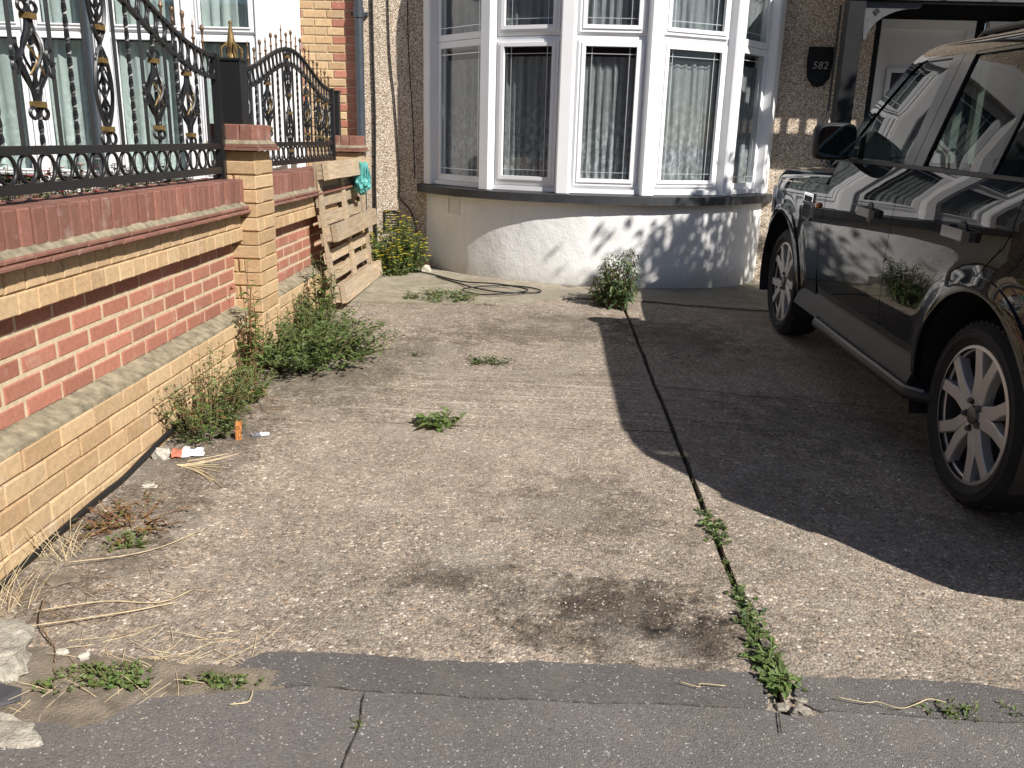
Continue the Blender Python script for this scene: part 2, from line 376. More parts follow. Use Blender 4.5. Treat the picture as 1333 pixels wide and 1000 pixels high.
def curtain_mat(name, col, lace):
    mt, nt, b = newmat(name); g = G(nt); p = g.obj()
    n = g.noise(p, 22, 4, .6); z = g.n('ShaderNodeSeparateXYZ'); g.l(p, z.inputs[0])
    motif = g.math('MULTIPLY', g.ramp(g.noise(g.scaled(p, (1, 1, .8)), 24, 4, .6), [(0.42, 0), (0.66, .8)]), g.maprange(z.outputs[2], 1.15, 1.9, 1, .2))
    c = g.mix(motif, [q * .62 for q in col], col)
    g.l(c, b.inputs['Base Color']); b.inputs['Roughness'].default_value = .9
    tr = g.n('ShaderNodeBsdfTransparent'); mx = g.n('ShaderNodeMixShader')
    g.l(g.math('ADD', g.math('MULTIPLY', motif, 1 - lace), lace * .9, True), mx.inputs[0]); g.l(tr.outputs[0], mx.inputs[1]); g.l(b.outputs[0], mx.inputs[2])
    g.l(mx.outputs[0], nt.nodes['Material Output'].inputs[0]); return mt
M['lace'] = curtain_mat('lace net', (0.60, 0.62, 0.62), .62)
M['lace_n'] = curtain_mat('pale green net', (0.72, 0.82, 0.76), .95)
def leafmat(name, a, bcol, tr=.35):
    mt, nt, b = newmat(name); g = G(nt); p = g.pos()
    c = g.ramp(g.noise(p, 28, 3, .6), [(0.3, a), (0.7, bcol)]); g.l(c, b.inputs['Base Color']); b.inputs['Roughness'].default_value = .5
    t = g.n('ShaderNodeBsdfTranslucent'); g.l(c, t.inputs[0]); mx = g.n('ShaderNodeMixShader'); mx.inputs[0].default_value = tr
    g.l(b.outputs[0], mx.inputs[1]); g.l(t.outputs[0], mx.inputs[2]); g.l(mx.outputs[0], nt.nodes['Material Output'].inputs[0]); return mt
M['leaf'] = leafmat('weed leaf', (0.07, 0.115, 0.03), (0.17, 0.215, 0.07))
M['leaf_lt'] = leafmat('bright weed leaf', (0.10, 0.18, 0.04), (0.21, 0.27, 0.09))
M['leaf_dk'] = leafmat('dark leaf', (0.04, 0.075, 0.025), (0.085, 0.13, 0.045))
M['leaf_red'] = leafmat('reddish weed leaf', (0.17, 0.085, 0.03), (0.26, 0.16, 0.06), .2)
M['leaf_var'] = leafmat('variegated leaf', (0.10, 0.14, 0.05), (0.5, 0.52, 0.36), .2)
M['straw'] = simple('dry straw', (0.50, 0.40, 0.24), .85, var=.35, vscale=20)
M['stem'] = simple('weed stem', (0.14, 0.12, 0.05), .8, var=.4)
M['stem_red'] = simple('red stem', (0.17, 0.07, 0.04), .8, var=.4)
M['twig'] = simple('brown twig', (0.20, 0.13, 0.08), .9, var=.4)
M['bark'] = simple('tree bark', (0.12, 0.095, 0.07), .95, var=.4, vscale=20, bump=.8, bscale=40, bdist=.02)
M['yellow'] = simple('yellow petal', (0.62, 0.50, 0.03), .6, var=.15)
M['redflower'] = simple('red petal', (0.55, 0.03, 0.05), .6)
M['whiteflower'] = simple('white petal', (0.75, 0.75, 0.70), .6)
# car
def paint():
    mt, nt, b = newmat('dark grey metallic car paint'); g = G(nt)
    b.inputs['Base Color'].default_value = (0.010, 0.010, 0.011, 1); b.inputs['Metallic'].default_value = .0; b.inputs['Specular IOR Level'].default_value = .0; b.inputs['Roughness'].default_value = .28
    b.inputs['Coat Weight'].default_value = 1.0; b.inputs['Coat Roughness'].default_value = .012; b.inputs['Coat IOR'].default_value = 1.52
    n = g.noise(g.obj(), 30, 4, .6); g.l(g.ramp(n, [(.3, .24), (.7, .34)]), b.inputs['Roughness']); return mt
M['paint'] = paint()
M['trim'] = simple('black plastic trim', (0.02, 0.02, 0.021), .55, bump=.2, bscale=300, bdist=.0008, objco=True)
M['clad'] = simple('matt grey cladding', (0.026, 0.026, 0.027), .55, bump=.2, bscale=300, bdist=.0008, objco=True)
M['pillar'] = simple('satin black pillar', (0.02, 0.02, 0.022), .25, objco=True)
M['handle'] = simple('satin grey handle', (0.20, 0.20, 0.205), .38, metal=.3, coat=.3)
M['tyre'] = simple('tyre rubber', (0.017, 0.017, 0.017), .8, var=.3, objco=True)
M['rim'] = simple('silver alloy', (0.62, 0.59, 0.56), .45, metal=.5, var=.08, vscale=8, objco=True)
M['chrome'] = simple('chrome', (0.7, 0.7, 0.72), .08, metal=1.0)
M['barrel_shade'] = simple('shadowed wheel barrel', (0.06, 0.06, 0.062), .5, metal=.6)  # dark tone stands in for the shade behind the spokes
M['disc'] = simple('brake disc steel', (0.16, 0.15, 0.15), .45, metal=.8)
M['seat'] = simple('dark leather', (0.03, 0.028, 0.026), .5)
M['amber'] = simple('amber lens', (0.55, 0.12, 0.02), .15, coat=1.0)
M['redlens'] = simple('red lens', (0.35, 0.01, 0.012), .15, coat=1.0)
M['lamp'] = simple('clear lamp lens', (0.55, 0.56, 0.58), .1, metal=.5, coat=1.0)
M['plate_y'] = simple('yellow number plate', (0.7, 0.5, 0.03), .4)

# ============================================================ ground
def nz(x, y, s=1.0, seed=0.0): return noise.noise(Vector((x * s + seed, y * s - seed * 1.7, seed * .31)))
def sheet(name, xs, ys, zf, mat, parent=None, skirt=.06, warp=None, smooth=True):
    vs, fs = [], []; nx, ny = len(xs), len(ys)
    for j, y in enumerate(ys):
        for i, x in enumerate(xs):
            X, Y = warp(x, y) if warp else (x, y)
            vs.append((X, Y, zf(X, Y)))
    fs = [(j*nx+i, j*nx+i+1, (j+1)*nx+i+1, (j+1)*nx+i) for j in range(ny-1) for i in range(nx-1)]
    if skirt:
        ring = [i for i in range(nx)] + [j*nx+nx-1 for j in range(1, ny)] + [(ny-1)*nx+i for i in range(nx-2, -1, -1)] + [j*nx for j in range(ny-2, 0, -1)]
        n0 = len(vs); vs += [(vs[k][0], vs[k][1], vs[k][2] - skirt) for k in ring]; n = len(ring)
        fs += [(ring[k], n0+k, n0+(k+1) % n, ring[(k+1) % n]) for k in range(n)]
    mb = MB(); mb.add(vs, fs); return mb.build(name, mat, parent, smooth, 50)
lin = lambda a, b, n: [a + (b - a) * i / (n - 1) for i in range(n)]
g0 = struct(sheet('ground', lin(-400, 400, 3), lin(-400, 400, 3), lambda x, y: -.35, M['soil'], skirt=0))
drive = struct(sheet('driveway', lin(-1.72, 4.6, 50), lin(1.80, 8.6, 60), lambda x, y: gz(x, y) - .022 + .008 * nz(x, y, 14), M['soil'], skirt=.3))
zsl = lambda x, y: gz(x, y) + .004 * nz(x, y, 1.3) + .0015 * nz(x, y, 6)
JX = lambda y: .66 + .006 * nz(0, y, 3.1, 4)
def slab(x0, x1, y0, y1, nx, ny):
    xs, ys = lin(0, 1, nx), lin(0, 1, ny)
    def wp(u, v):
        Y = y0((x0(3) + (x1(3) - x0(3)) * u)) * (1 - v) + y1((x0(3) + (x1(3) - x0(3)) * u)) * v
        return (x0(Y) * (1 - u) + x1(Y) * u, Y)
    return sheet('concrete_slab', xs, ys, zsl, M['agg'], drive, .05, wp)
cl = lambda x: 3.90 + .02 * x + .012 * nz(x, 0, 3, 1) + .006 * nz(x, 0, 14, 2)
cr = lambda x: 4.64 - .07 * (x - .7) + .02 * nz(x, 0, 3, 5) + .008 * nz(x, 0, 12, 6)
lx = lambda y: -1.68
jl = lambda y: JX(y) - .012 - .004 * nz(0, y, 22, 3); jr = lambda y: JX(y) + .012 + .004 * nz(0, y, 19, 8)
rx = lambda y: 4.55
slab(lx, jl, lambda x: 1.86, lambda x: cl(x) - .008, 60, 50)
slab(lx, jl, lambda x: cl(x) + .007, lambda x: 7.0, 60, 60)
slab(jr, rx, lambda x: 1.86, lambda x: cr(x) - .007, 60, 50)
slab(jr, rx, lambda x: cr(x) + .006, lambda x: 7.1, 60, 50)
def apy(x):
    k = 6.53 if x < -.62 else 6.53 + .42 * min(1, (x + .62) / .9)
    return k + .04 * nz(x, 0, 2.2, 9) + .02 * nz(x, 0, 9, 3)
struct(sheet('apron', lin(-1.68, 4.5, 90), lin(0, 1, 40), lambda x, y: gz(x, y) + .014 + .005 * nz(x, y, 1.5, 2), M['apron'], None, .03,
       lambda x, v: (x, apy(x) * (1 - v) + 8.62 * v)))
# asphalt pavement with a crack at Y 1.88 and a repair strip
ce = lambda x: 1.872 + .015 * nz(x, 0, 2.1, 11) + .008 * nz(x, 0, 9, 12)
def pave_edge(x):
    e = ce(x)
    if -.98 > x: e = 1.70 + .03 * nz(x, 0, 6)
    elif x < -.62: e = 1.80 + .07 * (x + .98) / .36
    if .63 < x < .75: e -= .03 * (1 - abs(x - .69) / .06)
    return e
pave = struct(sheet('pavement', lin(-3.2, 6.0, 170), lin(0, 1, 60), lambda x, y: .012 + .003 * nz(x, y, 1.7) + .0012 * nz(x, y, 7), M['asphalt'], None, .05,
       lambda x, v: (x, -2.2 * (1 - v) + pave_edge(x) * v)))
struct(sheet('street', lin(-60, 60, 3), lin(-16, -2.2, 3), lambda x, y: -.09, M['asphalt2'], None, .05))
struct(sheet('kerb', lin(-60, 60, 3), lin(-2.33, -2.19, 3), lambda x, y: .02, M['concrete'], None, .2))
struct(sheet('pavement', lin(-60, -3.2, 3), lin(-2.19, 1.8, 3), lambda x, y: .008, M['asphalt'], None, .05))
struct(sheet('pavement', lin(6.0, 60, 3), lin(-2.19, 1.9, 3), lambda x, y: .008, M['asphalt'], None, .05))
struct(sheet('pavement', lin(-60, 60, 3), lin(-19, -16, 3), lambda x, y: .0, M['asphalt'], None, .05))
def strip(xa, xb, n, s):
    top = lambda x: 2.035 + .018 * nz(x, 0, 3, s) + .012 * nz(x, 0, 13, s + 1) - (.10 * max(0, (x - 1.05)) if x > 1.05 else 0)
    def wp(x, v):
        e = min((x - xa) / .05, (xb - x) / .022, 1); e = max(e, 0) ** .5 * (1 + .10 * nz(x, 0, 31, s)); e = min(max(e, 0), 1.08)
        lo = ce(x) + .008; hi = max(top(x), lo + .03); mid = (lo + hi) / 2
        return (x, mid + (lo - mid) * e * (1 - 2 * v) if v < .5 else mid + (hi - mid) * e * (2 * v - 1))
    o = sheet('asphalt_strip', lin(xa, xb, n), lin(0, 1, 7), lambda x, y: gz(x, y) + .0105 + .003 * nz(x, y, 2), M['asphalt2'], pave, .03, wp); return o
strip(-.78, .632, 110, 3.3); strip(.70, 2.6, 110, 7.7)
# hairline crack running from the strip towards the street
def crack(pts, wdt, name='crack'):
    mb = MB(); n = len(pts); P = [Vector((x, y, 0)) for x, y in pts]; vs = []
    for i, p in enumerate(P):
        t = (P[min(i+1, n-1)] - P[max(i-1, 0)]).normalized(); o = Vector((-t.y, t.x, 0)) * wdt * (.4 + random.random()) * (1 if 0 < i < n-1 else .1)
        for q in (p + o, p - o): vs.append((q.x, q.y, .0175))
    mb.add(vs, [(2*i, 2*i+1, 2*i+3, 2*i+2) for i in range(n-1)]); return mb.build(name, M['soil'], pave)
crack([(-.415 + .018 * nz(0, y, 9, 5) + (1.87 - y) * .03, y) for y in lin(1.87, 1.2, 40)], .0022)
crack([(.63 - (1.87 - y) * .1 + .02 * nz(0, y, 9, 15), y) for y in lin(1.87, 1.78, 12)], .002)
# soil-filled ragged hollow by the wall end
struct(sheet('soil_patch', lin(0, 1, 24), lin(0, 1, 16), lambda x, y: .009 + .010 * nz(x, y, 7) + .004 * nz(x, y, 22), M['dirt'], None, .05,
       lambda u, v: (-1.75 + 1.12 * u, (1.52 + .22 * u) * (1 - v) + (2.03 - .09 * u + .05 * nz(u * 6, 1, 1)) * v)))
# loose grit
def grit(name, n, xr, yr, col, lo, hi, zoff, label):
    mb = MB()
    for _ in range(n):
        x, y = random.uniform(*xr), random.uniform(*yr)
        if abs(x - .66) < .03: continue
        r = random.uniform(lo, hi); z = gz(x, y) + zoff; a = random.random() * 6.3
        vs = [Vector((math.cos(a + k * 2.1) * r * random.uniform(.6, 1.3), math.sin(a + k * 2.1) * r * random.uniform(.6, 1.3), 0)) for k in range(3)]
        mb.add([(x + q.x, y + q.y, z - .001) for q in vs] + [(x + random.uniform(-.3, .3) * r, y, z + r * .8)], [(0, 1, 3), (1, 2, 3), (2, 0, 3)])
    o = mb.build(name, col); tag(o, label, 'gravel', kind='stuff'); return o
grit('loose_grit', 900, (-1.6, 2.4), (2.06, 3.6), M['stone_w'], .0018, .005, .002, 'pale loose grit scattered on the concrete driveway')
grit('brown_grit', 900, (-1.6, 2.4), (2.06, 4.2), M['twig'], .002, .005, .002, 'brown loose grit scattered on the concrete driveway')
grit('pavement_grit', 160, (-1.2, 1.6), (1.3, 1.86), M['stone_w'], .0015, .004, .012, 'pale grit specks lying on the asphalt pavement')

# ============================================================ brickwork
_bm = {}
def brick_mesh(kind, lx_, dp, hz):
    """front face at +X; length along Y; chamfered front arrises"""
    k = (kind, round(lx_, 4), round(dp, 4), round(hz, 4))
    if k not in _bm:
        c = .005; mb = MB(); L, Hh = lx_ / 2, hz / 2
        vs = [(-dp, -L, -Hh), (-dp, L, -Hh), (-dp, L, Hh), (-dp, -L, Hh), (-c, -L, -Hh), (-c, L, -Hh), (-c, L, Hh), (-c, -L, Hh),
              (0, -L + c, -Hh + c), (0, L - c, -Hh + c), (0, L - c, Hh - c), (0, -L + c, Hh - c)]
        fs = [(0, 1, 2, 3), (0, 4, 5, 1), (1, 5, 6, 2), (2, 6, 7, 3), (3, 7, 4, 0), (4, 8, 9, 5), (5, 9, 10, 6), (6, 10, 11, 7), (7, 11, 8, 4), (8, 11, 10, 9)]
        mb.add(vs, fs); _bm[k] = mb.mesh('brick', M[kind])
    return _bm[k]
def brick(parent, kind, x, y, z, L, dp, hz, rz=0.0, name='brick', tilt=0):
    j = random.uniform
    o = link(name, brick_mesh(kind, L, dp, hz), parent)
    o.location = (x + (j(-.0015, .0025) if rz == 0 else 0), y + (j(-.002, .001) if rz else 0), z)
    o.rotation_euler = (j(-.006, .006), tilt + j(-.006, .006), rz + j(-.006, .006)); return o
PANEL_Y0, P1A, P1B, P2A, P2B = 1.62, 4.74, 5.05, 7.75, 8.05
wall = empty('boundary_wall', (-1.8, 3.2, 0), 'low red and yellow brick garden wall with capped piers beside the driveway', 'wall')
wall_inv = T(1.8, -3.2, 0)
class Local:   # children are placed in world coordinates under the wall's empty
    pass
def wbrick(kind, x, y, z, L, dp, hz, **k):
    return brick(wall, kind, x + 1.8, y - 3.2, z, L, dp, hz, **k)
def wpart(mb, name, mat, **k):
    mb.v = [(a + 1.8, b - 3.2, c) for a, b, c in mb.v]; return mb.build(name, mat, wall, **k)
def course(kind, x, z, hz, ya, yb, L, dp, off, joint=.01):
    y = ya - off
    while y < yb - .005:
        a, b = max(y, ya), min(y + L - joint, yb)
        if b - a > .03: wbrick(kind, x, (a + b) / 2, z, b - a, dp, hz)
        y += L
for ya, yb in ((PANEL_Y0, P1A), (P1B, P2A)):
    # yellow base, red panel, yellow heading course, creasing tiles, coping
    for i in range(5): course('brick_yel', -1.655, .0355 + .0775 * i, .0715, ya, yb, .225, .09, .1125 * (i % 2), .006)
    for i in range(5): course('brick_red', -1.735, .462 + .075 * i, .061, ya, yb, .225, .09, .1125 * (i % 2) + .04, .014)
    for i in range(2): course('brick_yel', -1.672, .837 + .0755 * i, .071, ya, yb, .1125, .15, .056 * (i % 2), .005)
    for i in range(2): course('tile', -1.622 - .010 * i, .9635 + .0205 * i, .0185, ya, yb, .165, .25, .08 * i, .004)
    y = ya
    while y < yb - .04:
        wbrick('brick_dark', -1.660 + random.uniform(-.003, .003), y + .0375, 1.0705 + random.uniform(-.0015, .0015), .064, .215, .125, name='coping_brick'); y += .075
    mb = MB()
    mb.box((-1.94, ya, .386), (-1.7385, yb, .80)); wpart(mb, 'mortar', M['mortar'])
    mb = MB(); mb.box((-1.94, ya, -.1), (-1.667, yb, .3855)); wpart(mb, 'mortar', M['mortar_y'])
    mb = MB(); mb.box((-1.94, ya, .8005), (-1.681, yb, .952)); wpart(mb, 'mortar', M['mortar_y'])
    mb = MB(); mb.box((-1.872, ya + .003, .99), (-1.676, yb - .003, 1.126)); wpart(mb, 'mortar', M['mortar_dk'])
    # sloping weathered mortar on the base ledge and at the foot of the coping
    n = int((yb - ya) / .05); mb = MB(); vs = []
    for i in range(n + 1):
        y = ya + (yb - ya) * i / n; q = .006 * nz(0, y, 11)
        vs += [(-1.6575 + q * .6, y, .383), (-1.659 + q, y, .396 + q), (-1.738, y, .432 + q), (-1.75, y, .38)]
    mb.add(vs, [(4*i+k, 4*i+k+1, 4*i+k+5, 4*i+k+4) for i in range(n) for k in range(3)]); wpart(mb, 'mortar_ledge', M['mortar_dk'], smooth=True, angle=40)
    mb = MB(); vs = []
    for i in range(n + 1):
        y = ya + (yb - ya) * i / n; q = .007 * nz(0, y, 17, 3)
        vs += [(-1.638, y, .992), (-1.640 + q, y, .998 + q * .4), (-1.663, y, 1.016 + q), (-1.70, y, .992)]
    mb.add(vs, [(4*i+k, 4*i+k+1, 4*i+k+5, 4*i+k+4) for i in range(n) for k in range(3)]); wpart(mb, 'mortar_fillet', M['mortar_dk'], smooth=True, angle=40)
def pier(xa, xb, ya, yb, zt):
    mb = MB(); mb.box((xa + .012, ya + .012, -.1), (xb - .012, yb - .012, zt - .005)); wpart(mb, 'mortar', M['mortar_y'])
    i, z = 0, .012
    while z < zt - .06:
        zc = z + .0355
        W, D = xb - xa, yb - ya
        if i % 2 == 0:   # stretcher on the drive side, header to the street
            wbrick('brick_yel', xb, (ya + yb) / 2, zc, D - .0, .09, .070)
            for q, (a, b) in enumerate(((xa, xa + W * .45), (xa + W * .45 + .008, xb - .092))):
                brick(wall, 'brick_yel', (a + b) / 2 + 1.8, ya - 3.2, zc, b - a - .004, .1, .070, rz=-math.pi / 2)
        else:
            wbrick('brick_yel', xb - .001, ya + .052 + (D - .105) / 2 + .053, zc, D - .108, .09, .070)
            brick(wall, 'brick_yel', (xa + xb) / 2 + 1.8, ya - 3.2, zc, W - .0, .1, .070, rz=-math.pi / 2)
        z += .0765; i += 1
    for k in range(2):
        q = .035 - .012 * k; mb = MB(); mb.box((xa - q, ya - q, zt + .003 + .017 * k), (xb + q, yb + q, zt + .018 + .017 * k)); wpart(mb, 'creasing_tile', M['tile'])
    mb = MB(); mb.box((xa + .004, ya + .004, zt + .036), (xb - .004, yb - .004, zt + .135)); wpart(mb, 'mortar', M['mortar_dk'])
    mb = MB()
    for a, b, c, d in ((xa - .02, ya - .02, xb + .02, yb + .02),):
        vs = [(a, b, zt + .036), (c, b, zt + .036), (c, d, zt + .036), (a, d, zt + .036)] + [(xa - .002, ya - .002, zt + .056), (xb + .002, ya - .002, zt + .056), (xb + .002, yb + .002, zt + .056), (xa - .002, yb + .002, zt + .056)]
        mb.add(vs, [(0, 1, 5, 4), (1, 2, 6, 5), (2, 3, 7, 6), (3, 0, 4, 7)])
    wpart(mb, 'mortar_fillet', M['mortar_dk'])
    nb = round((yb - ya) / .076); st = (yb - ya) / nb
    for k in range(nb): wbrick('brick_dark', xb, ya + st * (k + .5), zt + .094, st - .007, .1, .088, name='coping_brick')
    nb = round((xb - xa) / .074); st = (xb - xa) / nb
    for k in range(nb): brick(wall, 'brick_dark', xa + st * (k + .5) + 1.8, ya - .001 - 3.2, zt + .094, st - .007, .09, .088, rz=-math.pi / 2, name='coping_brick')
pier(-1.825, -1.585, P1A, P1B, 1.285)
pier(-1.825, -1.585, 1.30, PANEL_Y0 - .002, 1.285)
pier(-1.905, -1.665, P2A, P2B, 1.235)

# ============================================================ ironwork fence
FX = -1.755
def twisted_bar(z0, z1, y, rr=.0085, turns=38, parent=None, tw=True):
    mb = MB(); n = max(3, int((z1 - z0) / .012)) if tw else 2
    mb.tube([(0, 0, z0 + (z1 - z0) * i / (n - 1)) for i in range(n)], rr, 4, twist=.42 if tw else 0.0)
    return mb
_orn = {}
def ornament_meshes():
    if _orn: return _orn
    # diamond basket with a scroll pair at each end and at each side
    a, b = MB(), MB()
    for k in range(4):
        ph = k * math.pi / 2
        a.tube([(.030 * math.sin(math.pi * t) ** 1.2 * math.cos(ph + 2.6 * t) , .046 * math.sin(math.pi * t) ** 1.2 * math.sin(ph + 2.6 * t), -.105 + .21 * t) for t in lin(0, 1, 15)], .0042, 5)
    for s in (-1, 1):
        a.tube([(0, s * (.008 + .05 * (1 - abs(2 * t - 1)) ** 1.6), -.115 + .23 * t) for t in lin(0, 1, 15)], .007, 5)
        for e in (-1, 1):
            a.ring((0, s * .022, e * .142), (0, 1, 0), (0, 0, 1), .017, .015, .0055, 12, 5)
            a.ring((0, s * .074, e * .020), (0, 1, 0), (0, 0, 1), .013, .018, .0055, 12, 5)
        a.tube([(0, s * .05, 0), (0, s * .09, 0)], .007, 5)
    b.box((-.014, -.018, -.008), (.014, .018, .008)); gc = b.mesh('collar', M['gold'])
    b = MB(); b.tube([(.008, -.03, -.04), (.014, 0, 0), (.008, .03, .04)], .003, 5); g1 = b.mesh('gilt_wire', M['gold'])
    b = MB(); b.tube([(.008, .03, -.04), (.016, 0, 0), (.008, -.03, .04)], .003, 5); g2 = b.mesh('gilt_wire', M['gold'])
    _orn['diamond'] = (a.mesh('ornament', M['iron'], True, 60), [('collar', gc, .118), ('collar', gc, -.118), ('gilt_wire', g1, 0), ('gilt_wire', g2, 0)])
    a, b = MB(), MB()      # tall double basket
    for s0 in (-1, 1):
        for k in range(4):
            ph = k * math.pi / 2
            a.tube([(.022 * math.sin(math.pi * t) * math.cos(ph + 4 * t), .030 * math.sin(math.pi * t) * math.sin(ph + 4 * t), s0 * (.06 + .19 * t)) for t in lin(0, 1, 15)], .0038, 5)
        for s in (-1, 1):
            a.tube([(0, s * (.006 + .040 * math.sin(math.pi * t) ** .8), s0 * (.01 + .25 * t)) for t in lin(0, 1, 15)], .0065, 5)
            a.ring((0, s * .022, s0 * .295), (0, 1, 0), (0, 0, 1), .019, .02, .0055, 12, 5)
            a.ring((0, s * .018, s0 * .048), (0, 1, 0), (0, 0, 1), .015, .016, .005, 12, 5)
    _orn['tall'] = (a.mesh('ornament', M['iron'], True, 60), [('collar', gc, q) for q in (-.265, -.05, .05, .265)])
    f = MB(); f.lathe([(.001, 0), (.006, .0), (.006, .03), (.011, .036), (.006, .044), (.005, .075), (.009, .082), (.012, .092), (.009, .102), (.001, .108)], 8, lambda x, y, h: (x, y, h))
    _orn['ball'] = f.mesh('finial', M['bronze'], True, 50)
    f = MB(); f.lathe([(.001, 0), (.006, 0), (.006, .03), (.012, .038), (.006, .048), (.004, .09), (.008, .098), (.004, .108), (.001, .135)], 8, lambda x, y, h: (x, y, h))
    _orn['spike'] = f.mesh('finial', M['bronze'], True, 50)
    r = MB(); r.ring((0, 0, 0), (0, 1, 0), (0, 0, 1), .049, .048, .0072, 20, 6); _orn['ring'] = r.mesh('ring', M['iron'], True)
    r = MB(); r.ring((0, 0, 0), (0, 1, 0), (0, 0, 1), .038, .047, .0065, 18, 6); _orn['oval'] = r.mesh('ring', M['iron'], True)
    return _orn
def fence(name, label, ya, yb, zu, orn_at, first_y, step, zb=1.165, fx=FX):
    om = ornament_meshes(); root = empty(name, (fx, (ya + yb) / 2, zb), label, 'fence', 'iron fence panels on the brick wall')
    oy, oz = (ya + yb) / 2, zb
    def put(mb, nm, mat=M['iron'], **k):
        mb.v = [(x, y - oy, z - oz) for x, y, z in mb.v]; return mb.build(nm, mat, root, **k)
    for z0, z1 in ((zb, zb + .034), (1.292, 1.322)):
        mb = MB(); mb.box((-.012, ya, z0), (.012, yb, z1)); put(mb, 'rail')
    for dz in (0, -.108):
        ys = lin(ya, yb, 50); mb = MB(); vs = []
        for y in ys: vs += [(-.011, y, zu(y) + dz - .009), (.011, y, zu(y) + dz - .009), (.011, y, zu(y) + dz + .009), (-.011, y, zu(y) + dz + .009)]
        mb.add(vs, [(4*i+k, 4*i+(k+1) % 4, 4*i+4+(k+1) % 4, 4*i+4+k) for i in range(49) for k in range(4)]); put(mb, 'top_rail')
    for y in (ya, yb):
        mb = MB(); mb.box((-.02, y - .02, zb - .05), (.02, y + .02, zu(y) + .012)); put(mb, 'post')
    y = first_y; i = 0
    while y < yb - .04:
        if y > ya + .04:
            zt = zu(y) - .117
            mb = twisted_bar(1.322, zt, y, .0095 if i % 2 == 0 else .0085, tw=(i % 2 == 0)); mb.v = [(x, q + y, z) for x, q, z in mb.v]; put(mb, 'bar')
            for j, (md, me, zc) in enumerate(orn_at.get(i, [])):
                o = link('ornament', om[md][0], root); o.location = (0, y - oy, zc - oz); o.scale = (1.2, 1.4, 1.2)
                for nm, me_, zz in om[md][1]: link(nm, me_, o).location.z = zz
            o = link('finial', om['ball' if i % 3 else 'spike'], root); o.location = (0, y - oy, zu(y) + .009 - oz); o.scale = (1, 1, 1.15 if i % 2 else .9)
        y += step; i += 1
    n = int((yb - ya - .04) / (step * .995)); y = ya + .02 + step / 2
    while y < yb - .03:
        o = link('ring', om['ring'], root); o.location = (0, y - oy, 1.2455 - oz); y += step
    y = ya + .05
    while y < yb - .03:
        o = link('ring', om['oval'], root); o.location = (0, y - oy, zu(y) - .054 - oz)
        o.rotation_euler = (math.atan((zu(y + .02) - zu(y - .02)) / .04), 0, 0); y += .084
    return root
zu1 = lambda y: 1.762 + .185 * (1 + math.cos(math.pi * min(max((y - 3.05) / 1.6, -1), 1)))
zu2 = lambda y: 1.745 + .105 * (1 + math.cos(math.pi * min(max((y - 6.42) / 1.12, -1), 1)))
o1 = {}
for k, kind in ((2, 'diamond'), (6, 'tall'), (10, 'diamond'), (13, 'diamond')): o1[k + 10] = [(kind, None, {2: 1.60, 6: 1.70, 10: 1.535, 13: 1.505}[k])]
o1.update({8: [('diamond', None, 1.6)], 4: [('tall', None, 1.68)], 0: [('diamond', None, 1.55)]})
fence('fence_panel', 'black iron fence panel with gold basket scrolls on the long wall section', 1.66, 4.70, zu1, o1, 2.789 - .1175 * 10, .1175)
o2 = {2: [('diamond', None, 1.50)], 6: [('diamond', None, 1.55)], 10: [('tall', None, 1.58)], 14: [('diamond', None, 1.52)], 17: [('diamond', None, 1.50)], 19: [('diamond', None, 1.48)]}
fence('fence_panel', 'short black iron fence panel with humped top rail beyond the first pier', 5.08, 7.60, zu2, o2, 5.16, .1175, fx=-1.85)
def box_post(x, y, z0, z1, wd, label, gold):
    r = empty('steel_post', (x, y, z0), label, 'post')
    mb = MB(); mb.box((-wd / 2, -wd / 2, 0), (wd / 2, wd / 2, z1 - z0)); mb.box((-wd / 2 - .008, -wd / 2 - .008, z1 - z0), (wd / 2 + .008, wd / 2 + .008, z1 - z0 + .012)); mb.build('post', M['iron'], r)
    if gold:
        mb = MB(); h = z1 - z0 + .012
        mb.lathe([(.001, h), (.032, h), (.03, h + .02), (.016, h + .03), (.016, h + .05), (.024, h + .07), (.02, h + .1), (.008, h + .16), (.008, h + .172), (.011, h + .182), (.001, h + .195)], 10, lambda a, b, c: (a, b, c)); mb.build('finial', M['gold'], r, True, 50)
        mb = MB()
        for sx, sy in ((1, 1), (1, -1), (-1, 1), (-1, -1)): mb.tube([(sx * .04, sy * .04, h), (sx * .042, sy * .042, h + .05), (sx * .02, sy * .02, h + .075), (0, 0, h + .09)], .005, 5)
        mb.build('finial_cage', M['gold'], r)
    return r
box_post(-1.715, 4.85, 1.42, 1.75, .115, 'square black steel post with gold spear finial on the first brick pier', True)
box_post(-1.865, 7.79, 1.368, 1.735, .075, 'plain square black steel post on the far brick pier by the house', False)
